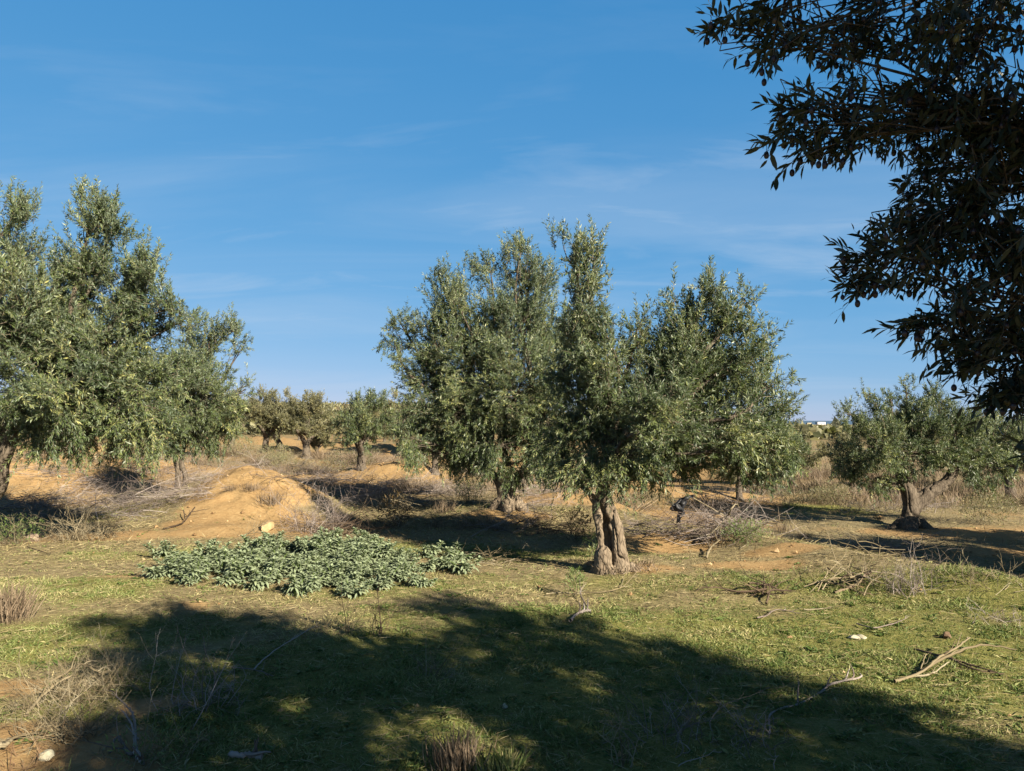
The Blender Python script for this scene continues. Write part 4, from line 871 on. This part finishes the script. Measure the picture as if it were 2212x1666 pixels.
bproto = [brush_geo(30, .9, .7, .4, .2, .0045, 6, 0, .5).build('brush_pile', [GREY]), brush_geo(26, .8, .6, .4, .14, .0045, 6, 0, .8).build('brush_pile', [STRAWTWIG])]
ub = [False, False]
for k_ in range(64):
    for _ in range(60):
        y = br.uniform(10.6, 24); x = y * br.uniform(-.7, .06 if k_ % 4 else .62)
        if math.hypot(x + 4.1, (y - 12.0) * .8) < 1.25 or (x / y > .1 and y < 19): continue
        break
    o = bproto[k_ % 2] if not ub[k_ % 2] else copy_tree(bproto[k_ % 2]); ub[k_ % 2] = True
    s_ = br.uniform(.6, 1.2); o.location = (x, y, float(H(x, y))); o.scale = (s_, s_, s_); o.rotation_euler = (0, 0, br.normal(.2, .5))
    tag(o, ['low grey brushwood among the mounds of the middle distance', 'low straw coloured brushwood among the mounds of the middle distance'][k_ % 2], 'brush pile', ['scattered grey brushwood', 'scattered straw brushwood'][k_ % 2])

# ------------------------------------------------------------------ sage-like plants
def sage_proto(seed):
    r_ = np.random.default_rng(seed); st = Geo(); fo = Geo()
    ns_ = 12
    for k_ in range(ns_):
        a = r_.uniform(0, 6.28); rad = r_.uniform(.02, .24); h = r_.uniform(.05, .24)
        top = np.array([math.cos(a) * rad, math.sin(a) * rad, h])
        tubes(st, spline([[top[0] * .2, top[1] * .2, -.02], top * .5 + [0, 0, .02], top], 5), np.linspace(.006, .004, 5), 5)
        n = 26; th = np.arange(n) * 2.4 + r_.uniform(0, 6); q = np.linspace(1, .3, n)
        el = np.linspace(1.1, -.15, n) + r_.normal(0, .15, n)
        d = np.column_stack([np.cos(th) * np.cos(el), np.sin(th) * np.cos(el), np.sin(el)])
        B = top * q[:, None] ** .6
        L = .083 * np.where(np.arange(n) < 5, .55, 1) * r_.uniform(.75, 1.2, n)
        # three-section arched leaf
        S_ = nrm(np.cross(d, UP + r_.normal(0, .1, (n, 3)))); Nn = np.cross(S_, d)
        qs = np.array([0, .25, .55, .82, 1.0]); ws = np.array([.25, .85, 1., .6, .04]) * .0125
        dr = UP * -1
        C = B[:, None] + d[:, None] * (L[:, None] * qs)[..., None] + dr * (L[:, None] * .38 * qs ** 2)[..., None]
        Lf = C + S_[:, None] * ws[None, :, None] + Nn[:, None] * (ws * .35)[None, :, None]; Rt = C - S_[:, None] * ws[None, :, None] + Nn[:, None] * (ws * .35)[None, :, None]
        V = np.stack([Lf, C, Rt], 2).reshape(-1, 3)
        F = []
        for i in range(n):
            for j in range(4):
                o_ = i * 15 + j * 3
                F += [[o_, o_ + 1, o_ + 4, o_ + 3], [o_ + 1, o_ + 2, o_ + 5, o_ + 4]]
        fo.add(V, F, np.repeat(np.clip(r_.normal(.5, .25, n), 0, 1), 15))
    root = empty('sage_plant', (0, 0, 0))
    fo.build('foliage', [SAGE], root, True); st.build('stem', [WEED], root, True)
    return root
sages = [sage_proto(s_) for s_ in (1, 2, 3, 4)]
usd = [False] * 4
def put_sage(k_, x, y, s_, lab, group):
    o = sages[k_] if not usd[k_] else copy_tree(sages[k_]); usd[k_] = True
    o.location = (x, y, float(H(x, y))); o.scale = (s_, s_, s_ * br.uniform(.75, 1.15)); o.rotation_euler = (0, 0, br.uniform(0, 6.28))
    tag(o, lab, 'plant', group)
def in_poly(u, v, poly):
    c = False; j = len(poly) - 1
    for i in range(len(poly)):
        if (poly[i][1] > v) != (poly[j][1] > v) and u < (poly[j][0] - poly[i][0]) * (v - poly[i][1]) / (poly[j][1] - poly[i][1]) + poly[i][0]: c = not c
        j = i
    return c
poly1 = [(350, 1222), (480, 1208), (545, 1190), (610, 1188), (820, 1190), (880, 1222), (885, 1262), (800, 1262), (745, 1278), (690, 1282), (640, 1258), (560, 1262), (545, 1245), (480, 1258), (360, 1248)]
pa = np.array([G(u, v)[:2] for u, v in poly1])
lo_, hi_ = pa.min(0), pa.max(0); pts = []
tries = 0
while len(pts) < 92 and tries < 20000:
    tries += 1
    q = br.uniform(lo_, hi_)
    if in_poly(q[0], q[1], [tuple(p) for p in pa]) and all(np.hypot(*(q - p)) > .155 for p in pts): pts.append(q)
for u, v in [(345, 1250), (352, 1205), (420, 1262), (505, 1262), (560, 1275), (640, 1290), (760, 1290), (830, 1272), (905, 1268), (600, 1180), (700, 1178), (790, 1180)]: pts.append(G(u, v)[:2])
for k_, q in enumerate(pts):
    put_sage(k_ % 4, q[0], q[1], br.uniform(.55, 1.12), 'grey-green plant with long drooping leaves in the dense sage bed', 'plants of the dense sage bed')
for u, v, s_, lab in [(925, 1235, .8, 'small grey-green plant just right of the sage bed'), (965, 1232, 1.0, 'grey-green plant at the shade edge right of the sage bed'), (1003, 1240, .95, 'last grey-green plant by the pale cut twigs'), (930, 1205, .9, 'shaded grey-green plant behind the right end of the sage bed'), (985, 1215, .95, 'shaded grey-green plant behind the last one')]:
    b_ = G(u, v); put_sage(0, b_[0], b_[1], s_, lab, 'grey-green plants right of the bed')

# ------------------------------------------------------------------ fallen sticks
def Z(x0, y0, sc): return lambda zx, zy: ((x0 + zx / sc) / 1.84448, (y0 + zy / sc) / 1.84448)
z7 = Z(2040, 2100, 1.08431); z5 = Z(0, 2600, 2.212); z6 = Z(2900, 2200, 1.8746); z3c = Z(1900, 2250, 2.765)
def stick(name, paths, mat, label, group='fallen sticks on the turf', lift=.03):
    g = Geo(); org = None
    for zf, pl, r0, r1, up in paths:
        pts = []
        for i, q in enumerate(pl):
            b = G(*zf(*q)); pts.append(b + UP * (r0 + lift * (up[i] if up else .5)))
        if org is None: org = pts[0].copy()
        K = 5 * len(pts); cv = spline(pts, K) + rng.normal(0, r0 * .18, (K, 3))
        tubes(g, cv, np.linspace(r0, r1, K) * rng.uniform(.6, .95, K), 7, rng.uniform(.2, .95, 1))
        m_ = max(1, K // 6)
        i = rng.integers(K // 3, K, m_); fork_twigs(g, cv[i], nrm(nrm(cv[-1] - cv[0])[None] + rng.normal(0, .5, (m_, 3)) + UP * .2), rng.uniform(.05, .16, m_), np.full(m_, r1 * .8), 1, .5, .2)
    o = g.build(name, [mat], None, True, org); tag(o, label, 'branch', group); return o
stick('fallen_branch', [(z7, [(1650, 678), (1760, 652), (1850, 612), (1930, 585), (1980, 562)], .013, .006, [0, .5, 2, 3, 4]), (z7, [(1770, 640), (1900, 602), (2040, 577), (2180, 578)], .013, .005, [.5, 2, 3, 2]), (z7, [(1730, 660), (1810, 655), (1890, 630)], .010, .005, [.3, .6, 2]), (z7, [(1760, 640), (1790, 615)], .006, .004, [.4, 3])],
      STRAWTWIG, 'large forked bleached branch on the turf at the right')
stick('fallen_branch', [(z7, [(1740, 545), (1850, 575), (1950, 605), (2080, 645)], .012, .006, None), (z7, [(1900, 590), (2000, 630), (2130, 655)], .009, .004, None)], DARKTWIG, 'dark branch behind the large forked bleached one')
stick('fallen_branch', [(z7, [(1115, 900), (1122, 815), (1250, 770), (1340, 720), (1385, 688), (1500, 667)], .006, .009, [0, .1, .2, .2, .3, .5])], GREY, 'long bent grey stick across the shaded turf')
stick('fallen_branch', [(z7, [(1490, 430), (1560, 448), (1640, 432), (1710, 405)], .007, .003, None)], GREY, 'thin grey curved twig on the lit turf above the pale stones')
stick('fallen_branch', [(z7, [(1060, 405), (1100, 395), (1145, 370), (1240, 385)], .008, .004, None)], GREY, 'small grey forked twig on the lit turf in the middle right')
stick('fallen_branch', [(z7, [(1260, 368), (1320, 366), (1380, 358)], .006, .003, None)], STRAWTWIG, 'short straw coloured twig below the dark root clump')
stick('fallen_branch', [(z3c, [(1030, 660), (1100, 590), (1180, 555), (1250, 550)], .016, .012, None), (z3c, [(1250, 560), (1200, 470), (1150, 395), (1135, 310), (1135, 240)], .009, .004, [.3, .5, 1, 2, 4])], GREY, 'bleached bent stick at the shade edge in the centre')
stick('fallen_branch', [(z3c, [(760, 350), (920, 335), (1080, 345), (1130, 320)], .007, .006, None), (z3c, [(1170, 325), (1380, 325), (1600, 290), (1760, 195)], .006, .005, [.3, .4, 1, 3])], STRAWTWIG, 'thin bowed twig lying before the split trunk')
stick('fallen_branch', [(z5, [(1200, 960), (1195, 860), (1180, 760), (1165, 690)], .008, .006, [0, 1, 1.5, 2]), (z5, [(1185, 900), (1170, 800), (1110, 710), (1060, 665)], .007, .003, [.5, 1.5, 2, 2]), (z5, [(1180, 940), (1110, 890), (1040, 850), (970, 915)], .014, .005, [0, 0, 1, 0]), (z5, [(1190, 940), (1230, 1000), (1255, 1040)], .014, .012, None), (z5, [(1165, 690), (1060, 570), (980, 505)], .006, .003, [2, 2, 2])],
      GREY, 'pale forked stick standing in the lower left shade', lift=.04)
stick('fallen_branch', [(z5, [(440, 405), (560, 392), (680, 380), (760, 385), (900, 402)], .010, .006, [2, 3, 4, 4, 3]), (z5, [(225, 572), (340, 500), (460, 450), (620, 410)], .011, .007, [0, 1, 2, 3])], STRAWTWIG, 'curved pale branch over the dry shrubs, lower left', lift=.04)
stick('fallen_branch', [(z5, [(2020, 958), (2120, 972), (2212, 968), (2300, 985)], .018, .014, None)], GREY, 'short weathered piece of wood at the bottom of the shade')
stick('fallen_branch', [(z5, [(-10, 890), (40, 875), (75, 850), (80, 830)], .018, .012, None)], STRAWTWIG, 'knobbly pale root at the bottom left edge')
stick('fallen_branch', [(z6, [(800, 325), (900, 295), (990, 255), (1035, 205)], .018, .012, [0, .5, 1, 3]), (z6, [(830, 240), (900, 228), (1020, 245)], .012, .009, [1, 2, 2]), (z6, [(745, 135), (800, 175), (865, 212)], .008, .005, None), (z6, [(1040, 200), (1000, 180), (900, 130)], .008, .004, [3, 2, 1])], DARKTWIG, 'thick gnarled dark branch on turf left of the wispy shrub')
z4 = Z(0, 1750, 2.0109)
stick('fallen_branch', [(z4, [(1310, 728), (1440, 695), (1500, 655), (1560, 600)], .016, .010, [0, .3, 1, 3]), (z4, [(1480, 660), (1470, 620)], .012, .008, [1, 3]), (z4, [(1540, 620), (1660, 615)], .009, .004, [2, 3])], DARKTWIG, 'dark forked branch on the foot of the sand mound')
stick('fallen_branch', [(z4, [(220, 880), (330, 915), (400, 942)], .009, .004, None)], DARKTWIG, 'dark twig on the turf below the pink stone')
stick('fallen_branch', [(Z(0, 0, 1 / 1.84448), [(545, 1452), (590, 1420), (680, 1372)], .006, .004, [0, 1, 2]), (Z(0, 0, 1 / 1.84448), [(500, 1450), (550, 1455), (590, 1468)], .006, .003, None)], GREY, 'thin forked twig in the shade below the dark bare weeds')
stick('fallen_branch', [(Z(2250, 1900, 2.4578), [(1390, 810), (1430, 750), (1520, 730)], .02, .012, [0, 1, 3]), (Z(2250, 1900, 2.4578), [(1400, 700), (1560, 640), (1680, 560), (1720, 520)], .018, .008, [3, 6, 9, 10])], STRAWTWIG, 'pale sawn stick at the front of the big grey pile', lift=.04)

# long branch with a black plastic bag caught on it
bb2 = G(1545, 1165)
tip = P(1456, 1060, bb2[1] - .12); foot_ = P(1600, 1135, bb2[1] + .05)
g = Geo(); cv = spline([foot_, P(1540, 1100, bb2[1]), P(1490, 1072, bb2[1]), tip], 14); tubes(g, cv, np.linspace(.010, .006, 14), 6, .6)
fork_twigs(g, cv[8:13], nrm(np.array([-.6, 0, .5]) + rng.normal(0, .5, (5, 3))), np.full(5, .12), np.full(5, .003), 1)
tag(g.build('long_stick', [STRAWTWIG], None, True, foot_), 'long stick leaning out of the big grey pile, black bag on its tip', 'branch', 'fallen sticks on the turf')
m_bag, nt, out = new_mat('black_plastic'); princ(nt, out, (.012, .013, .016), .5, .25)
g = Geo(); nu, nv_ = 12, 26
uu, vv = np.meshgrid(np.linspace(-1, 1, nu), np.linspace(0, 1, nv_))
wid = np.interp(vv, [0, .12, .3, .5, .62, .8, 1], [.02, .055, .085, .1, .04, .035, .012]) * (bb2[1] / 8.8)
px_ = np.interp(vv, [0, .15, .4, .55, .7, 1], [.17, .07, -.03, -.02, .015, -.03])
pz_ = np.interp(vv, [0, .15, .4, .6, 1], [0, -.01, -.1, -.17, -.33])
jit = lambda s_: (vn3(np.stack([uu * 3.5, vv * 9, uu * 0 + s_], -1), 4) - .5)
X_ = px_ + uu * wid + jit(1) * .03; Y_ = jit(5) * .10 + uu * uu * .02; Z_ = pz_ + uu * np.abs(wid) * .35 + jit(9) * .04
ii = (np.arange(nv_ - 1)[:, None] * nu + np.arange(nu - 1)[None]).ravel()
g.add(np.stack([X_, Y_, Z_], -1), np.stack([ii, ii + 1, ii + nu + 1, ii + nu], -1))
o = g.build('plastic_bag', [m_bag], None, True); md = o.modifiers.new('thick', 'SOLIDIFY'); md.thickness = .004
o.location = P(1470, 1072, bb2[1] - .12); tag(o, 'torn black plastic bag caught on the tip of the long stick', 'plastic bag')

# ------------------------------------------------------------------ stones
def rock(u, v, size, mk, label, sq=(1, .8, .6), seed=1):
    import bmesh
    bm = bmesh.new(); bmesh.ops.create_icosphere(bm, subdivisions=3, radius=1)
    co = np.array([vv_.co[:] for vv_ in bm.verts])
    r_ = np.random.default_rng(seed)
    for _ in range(9):
        nn_ = nrm(r_.normal(0, 1, 3)); h = r_.uniform(.55, .85); d = co @ nn_; co = co - np.maximum(d - h, 0)[:, None] * nn_
    co = co * (1 + .16 * (vn3(co * 3 + seed, 2) - .5)[:, None]) * np.array(sq) * size
    for vv_, c in zip(bm.verts, co): vv_.co = c
    me = bpy.data.meshes.new('stone'); bm.to_mesh(me); bm.free(); me.materials.append(ROCKS[mk])
    o = bpy.data.objects.new('stone', me); COL.objects.link(o); b = G(u, v)
    o.location = (b[0], b[1], b[2] + size * sq[2] * .55); o.rotation_euler = (0, 0, r_.uniform(0, 6)); tag(o, label, 'stone', 'stones on the ground')
rock(577, 1146, .125, 'sand', 'yellow sandstone block beside the sage plants and the dead bush', (1, .8, .75), 3)
rock(72, 1170, .10, 'pink', 'pinkish angular stone by the left edge bush', (1.2, .8, .7), 5)
rock(1846, 1381, .038, 'pale', 'left of two pale stones on the lit turf', (1.3, .9, .6), 6)
rock(1862, 1381, .036, 'pale', 'right of two pale stones on the lit turf', (1.3, .9, .6), 7)
rock(1277, 1224, .05, 'brick', 'brick-red lump left of the split trunk base', (1.2, .8, .8), 8)
rock(2046, 1380, .04, 'brown', 'brown clod on the turf right of the two pale stones', (1.2, .8, .8), 9)
rock(100, 1644, .035, 'pale', 'pale pebble on the orange soil in the bottom left', (1, .9, .9), 10)
rock(1090, 1530, .02, 'pale', 'small pale pebble in the shaded turf', (1, .9, .9), 11)

# ------------------------------------------------------------------ far houses
def flat_mat(name, c):
    m, nt, out = new_mat(name); tc = nt.nodes.new('ShaderNodeTexCoord')
    princ(nt, out, ramp(nt, noise(nt, .6, 4, tc.outputs['Object']), [(.3, tuple(q * .92 for q in c)), (.7, c)]), .9, .1); return m
WHITE = flat_mat('white_plaster', (.6, .6, .6)); CREAM = flat_mat('cream_plaster', (.42, .38, .28)); PANE = flat_mat('dark_pane', (.05, .06, .08))
def box(g, a, b):
    a = np.array(a, float); b = np.array(b, float)
    V = np.array([[(a, b)[i][0], (a, b)[j][1], (a, b)[k][2]] for i in (0, 1) for j in (0, 1) for k in (0, 1)])
    g.add(V, [[0, 1, 3, 2], [4, 6, 7, 5], [0, 4, 5, 1], [2, 3, 7, 6], [0, 2, 6, 4], [1, 5, 7, 3]])
def house(u, vb, d, wpx, hpx, mat, label, nwin=3):
    x = (u - CX) / F0 * d; z = EYE - (vb - HOR) / F0 * d; w = wpx / F0 * d; h = hpx / F0 * d
    t = empty('house', (x, d, z)); tag(t, label, 'house', 'flat roofed houses by the coast')
    g = Geo(); box(g, (-w / 2, 0, -3), (w / 2, w * .8, h)); g.build('wall', [mat], t)
    g = Geo(); box(g, (-w / 2 - .1, -.1, h + .003), (w / 2 + .1, w * .8 + .1, h + .35)); g.build('roof', [mat], t)
    for k_ in range(nwin):
        xx = -w / 2 + w * (k_ + .5) / nwin
        g = Geo(); box(g, (xx - .45, -.06, h * .35), (xx + .45, -.005, h * .7)); g.build('window', [PANE], t)
house(1774, 919.5, 1150, 17, 7.2, WHITE, 'white flat roofed house nearest the sea, seen right of the big crown')
house(1801, 919.5, 1100, 12, 4, WHITE, 'low white house right of the tallest white one', 2)
house(1748, 919, 1050, 9, 5, CREAM, 'small cream house left of the white ones', 2)
house(1765, 930, 520, 17, 9, CREAM, 'cream house standing in front of the white house', 2)
house(1728, 921, 900, 10, 4, WHITE, 'white house at the left of the coast row, between two tree tops', 2)
house(545, 895, 620, 18, 4, WHITE, 'long white house on the left skyline behind the olives', 3)

# ------------------------------------------------------------------ grass
def scatter(n, r0, r1, seed, half=.80):
    r_ = np.random.default_rng(seed); y = r_.uniform(r0, r1, n); x = y * r_.uniform(-half, half, n) + r_.normal(0, .3, n)
    return r_, x, y
def grass_layer(n, r0, r1, seed, lmean, w):
    r_, x, y = scatter(n, r0, r1, seed)
    sa_, gr = masks(x, y); mot = fbm(x * 1.9, y * 1.9, 91); mot2 = fbm(x * 7, y * 7, 93)
    pk = r_.uniform(0, 1, n) < (gr * (.25 + 1.1 * ss(.35, .62, mot2)) + .10 * (1 - sa_) * (1 - gr))
    x, y, gr, mot, mot2 = x[pk], y[pk], gr[pk], mot[pk], mot2[pk]; n = len(x)
    B = np.column_stack([x, y, H(x, y) - .004])
    A = np.column_stack([r_.normal(0, .9, n), r_.normal(0, .9, n), np.full(n, .65)])
    L = lmean * np.clip(r_.normal(1, .35, n), .3, 2.2) * (.55 + .9 * mot2)
    tint = np.clip(.5 + (1 - gr) * .3 + (mot - .5) * 1.5 + r_.normal(0, .2, n), 0, 1)
    L = L * (.5 + 1.3 * ss(.4, .7, fbm(x * 2.6, y * 2.6, 95)))
    leaves(GR, B, A, r_.normal(0, 1, (n, 3)) + UP * .6, L, w * (.7 + y / 9) * r_.uniform(.7, 1.4, n), tint, 0, .25)
GR = Geo(); grass_layer(620000, 2.9, 13, 201, .03, .0042); grass_layer(80000, 9, 26, 202, .055, .006)
r_, wx, wy = scatter(3800, 2.9, 13, 205); sa_, gr = masks(wx, wy); pk = r_.uniform(0, 1, 3800) < .12 + .7 * gr
wx, wy = wx[pk], wy[pk]; n = len(wx); wr = r_.uniform(.5, 1.5, n); wt = r_.uniform(.05, .75, n)
for q in range(11):
    a = q * 2.4 + r_.uniform(0, 6, n); A = np.column_stack([np.cos(a), np.sin(a), r_.uniform(.05, .9, n)])
    leaves(GR, np.column_stack([wx + r_.normal(0, .02, n), wy + r_.normal(0, .02, n), H(wx, wy)]), A, UP + r_.normal(0, .3, (n, 3)), .042 * wr * r_.uniform(.6, 1.3, n), .013 * wr, np.clip(wt + r_.normal(0, .1, n), 0, 1), 0, .3)
tag(GR.build('grass', [GRASS]), 'short green turf covering the open ground between the olive trees', None, None, 'stuff')
def straw_layer(g, n, r0, r1, seed, lmean, w, lift=.12):
    r_, x, y = scatter(n, r0, r1, seed)
    sa_, gr = masks(x, y); mot = fbm(x * 1.3, y * 1.3, 191)
    pk = r_.uniform(0, 1, n) < ((1 - sa_) * (.22 + .8 * (1 - gr)) * (.3 + 1.2 * ss(.4, .65, mot)) + .04)
    x, y = x[pk], y[pk]; n = len(x)
    a = r_.uniform(0, 6.28, n)
    A = np.column_stack([np.cos(a), np.sin(a), np.abs(r_.normal(0, lift, n))])
    B = np.column_stack([x, y, H(x, y) + .004 + np.abs(r_.normal(0, .012, n))])
    leaves(g, B, A, UP + r_.normal(0, .4, (n, 3)), lmean * r_.uniform(.4, 1.6, n), w * (.7 + y / 9) * r_.uniform(.7, 1.3, n), np.clip(r_.normal(.5, .25, n), 0, 1), 0, .05)
ST = Geo(); straw_layer(ST, 125000, 2.9, 14, 301, .09, .0032); straw_layer(ST, 30000, 9, 24, 302, .14, .005, .3)
tag(ST.build('straw_litter', [STRAW]), 'pale dry straw and dead stems strewn over the turf', None, None, 'stuff')
r_, x, y = scatter(9000, 3.0, 22, 307); sa_, gr = masks(x, y); pk = r_.uniform(0, 1, 9000) < sa_ * .55 + .03
x, y = x[pk], y[pk]; n = len(x); sz = .004 + .022 * r_.uniform(0, 1, n) ** 4 * (.6 + y / 14) + .003 * y / 8
octa = np.array([[1, 0, 0], [-1, 0, 0], [0, 1, 0], [0, -1, 0], [0, 0, .8], [0, 0, -.5]])
V = (octa[None] * r_.uniform(.6, 1.3, (n, 6, 1)) + r_.normal(0, .15, (n, 6, 3))) * sz[:, None, None] + np.column_stack([x, y, H(x, y) + sz * .3])[:, None]
F = np.array([[0, 2, 4], [2, 1, 4], [1, 3, 4], [3, 0, 4], [2, 0, 5], [1, 2, 5], [3, 1, 5], [0, 3, 5]])
CG = Geo(); CG.add(V, (np.arange(n)[:, None, None] * 6 + F).reshape(-1, 3), np.repeat(r_.uniform(0, 1, n), 6))
tag(CG.build('dirt', [twig_mat('earth_clods', [(0, (.14, .085, .04)), (.6, (.30, .19, .09)), (1, (.42, .31, .18))])]), 'small earth clods and grit strewn over the sandy patches', None, None, 'stuff')
# tall dry grass of the plain
TG = Geo()
r_ = np.random.default_rng(401); n = 120000
y = r_.uniform(14, 46, n); t = r_.uniform(-.75, .75, n); x = t * y
dn = fbm(x * .5, y * .5, 61); sa_, gr = masks(x, y)
pk = r_.uniform(0, 1, n) < ss(.45, .62, dn) * (1 - .85 * sa_) * (1 - .8 * gr) * np.where(t > .3, np.where(y > 21, 1.2, .05), np.where(y < 16, .35, .75))
x, y = x[pk], y[pk]; n = len(x)
leaves(TG, np.column_stack([x, y, H(x, y) - .02]), np.column_stack([r_.normal(0, .28, n), r_.normal(0, .28, n), np.ones(n)]), r_.normal(0, 1, (n, 3)), r_.uniform(.12, .5, n) * np.where(x / y > .3, 1.25, .8), .006 * (.5 + y / 14), np.clip(r_.normal(.5, .28, n), 0, 1), 0, .2)
tag(TG.build('dry_grass', [STALK]), 'tall brown dry grass standing between the farther trees', None, None, 'stuff')

# ------------------------------------------------------------------ light, sky, camera
EL = math.radians(27.5); AZ = math.atan2(.66, -.7513)
sl = bpy.data.lights.new('sun', 'SUN'); sl.energy = 5.0; sl.angle = math.radians(.53); sl.color = (1.0, .88, .70)
so = bpy.data.objects.new('sun', sl); COL.objects.link(so)
sd = Vector((.66 * math.cos(EL), -.7513 * math.cos(EL), math.sin(EL)))
so.rotation_euler = sd.to_track_quat('Z', 'Y').to_euler(); so.location = (0, 0, 60)

w = bpy.data.worlds.new('World'); scene.world = w; w.use_nodes = True
nt = w.node_tree; bg = nt.nodes['Background']
sky = nt.nodes.new('ShaderNodeTexSky'); sky.sky_type = 'NISHITA'; sky.sun_disc = False
sky.sun_elevation = EL; sky.sun_rotation = AZ; sky.air_density = .7; sky.dust_density = 0; sky.ozone_density = 2; sky.altitude = 50
tc = nt.nodes.new('ShaderNodeTexCoord'); sx = nt.nodes.new('ShaderNodeSeparateXYZ'); nt.links.new(tc.outputs['Generated'], sx.inputs[0])
def mth(op, a, b=None):
    n_ = nt.nodes.new('ShaderNodeMath'); n_.operation = op
    for i, q in enumerate((a, b)):
        if q is None: continue
        if isinstance(q, (int, float)): n_.inputs[i].default_value = q
        else: nt.links.new(q, n_.inputs[i])
    return n_.outputs[0]
zz = mth('ADD', mth('MAXIMUM', sx.outputs[2], 0.), .12)
cx_ = mth('DIVIDE', sx.outputs[0], zz); cy_ = mth('DIVIDE', sx.outputs[1], zz)
cm = nt.nodes.new('ShaderNodeCombineXYZ'); nt.links.new(cx_, cm.inputs[0]); nt.links.new(cy_, cm.inputs[1])
mp = nt.nodes.new('ShaderNodeMapping'); mp.inputs['Scale'].default_value = (.62, 1.5, 1); mp.inputs['Rotation'].default_value = (0, 0, .25); mp.inputs['Location'].default_value = (2.3, .7, 0)
nt.links.new(cm.outputs[0], mp.inputs[0])
nz = nt.nodes.new('ShaderNodeTexNoise'); nz.inputs['Scale'].default_value = 1.6; nz.inputs['Detail'].default_value = 8; nz.inputs['Roughness'].default_value = .58; nz.inputs['Distortion'].default_value = .6
nt.links.new(mp.outputs[0], nz.inputs['Vector'])
cl = nt.nodes.new('ShaderNodeValToRGB'); cl.color_ramp.elements[0].position = .53; cl.color_ramp.elements[1].position = .84
cl.color_ramp.elements[0].color = (0, 0, 0, 1); cl.color_ramp.elements[1].color = (.5, .5, .5, 1)
nt.links.new(nz.outputs['Fac'], cl.inputs[0])
mx = nt.nodes.new('ShaderNodeMix'); mx.data_type = 'RGBA'
sc3 = nt.nodes.new('ShaderNodeSeparateColor'); nt.links.new(sky.outputs[0], sc3.inputs[0])
cc3 = nt.nodes.new('ShaderNodeCombineColor')
for i_, (a_, p_) in enumerate(((.72, .86), (2.2, .40), (4.2, .25))):
    nt.links.new(mth('MULTIPLY', mth('POWER', sc3.outputs[i_], p_), a_ / 1.667), cc3.inputs[i_])
hi = nt.nodes.new('ShaderNodeMapRange'); hi.interpolation_type = 'SMOOTHSTEP'; hi.inputs[1].default_value = .5; hi.inputs[2].default_value = .72
nt.links.new(sx.outputs[2], hi.inputs[0])
zen = nt.nodes.new('ShaderNodeMix'); zen.data_type = 'RGBA'
nt.links.new(hi.outputs[0], zen.inputs[0]); nt.links.new(cc3.outputs[0], zen.inputs[6]); dim = nt.nodes.new('ShaderNodeMix'); dim.data_type = 'RGBA'; dim.blend_type = 'MULTIPLY'; dim.inputs[0].default_value = 1; dim.inputs[7].default_value = (.62, .62, .62, 1); nt.links.new(sky.outputs[0], dim.inputs[6]); nt.links.new(dim.outputs[2], zen.inputs[7])
def band(a, b):
    m_ = nt.nodes.new('ShaderNodeMapRange'); m_.interpolation_type = 'SMOOTHSTEP'; m_.inputs[1].default_value = a; m_.inputs[2].default_value = b
    nt.links.new(sx.outputs[2], m_.inputs[0]); return m_.outputs[0]
vn_ = nt.nodes.new('ShaderNodeTexNoise'); vn_.inputs['Scale'].default_value = .75; vn_.inputs['Detail'].default_value = 7; vn_.inputs['Roughness'].default_value = .55; vn_.inputs['Distortion'].default_value = .8
nt.links.new(mp.outputs[0], vn_.inputs['Vector'])
vr = nt.nodes.new('ShaderNodeMapRange'); vr.interpolation_type = 'SMOOTHSTEP'; vr.inputs[1].default_value = .38; vr.inputs[2].default_value = .72; vr.inputs[4].default_value = .26
nt.links.new(vn_.outputs['Fac'], vr.inputs[0])
veil = mth('MULTIPLY', vr.outputs[0], mth('SUBTRACT', 1.0, band(.24, .42)))
streak = mth('MULTIPLY', mth('MULTIPLY', cl.outputs[0], band(.06, .16)), mth('SUBTRACT', 1.0, mth('MULTIPLY', band(.28, .46), .8)))
nt.links.new(mth('ADD', streak, veil), mx.inputs[0]); nt.links.new(zen.outputs[2], mx.inputs[6]); mx.inputs[7].default_value = (2.8, 3.5, 4.4, 1)
nt.links.new(mx.outputs[2], bg.inputs[0]); bg.inputs[1].default_value = .05

cam = bpy.data.cameras.new('camera'); cam.sensor_width = 36; cam.lens = F0 / W0 * 36; cam.clip_start = .05; cam.clip_end = 60000
co_ = bpy.data.objects.new('camera', cam); COL.objects.link(co_); co_.location = (0, 0, EYE); co_.rotation_euler = (math.pi / 2 + PITCH, 0, 0)
scene.camera = co_
scene.view_settings.view_transform = 'Standard'; scene.view_settings.look = 'None'; scene.view_settings.exposure = 1.9; scene.view_settings.gamma = 1
scene.cycles.max_bounces = 6; scene.cycles.transparent_max_bounces = 4
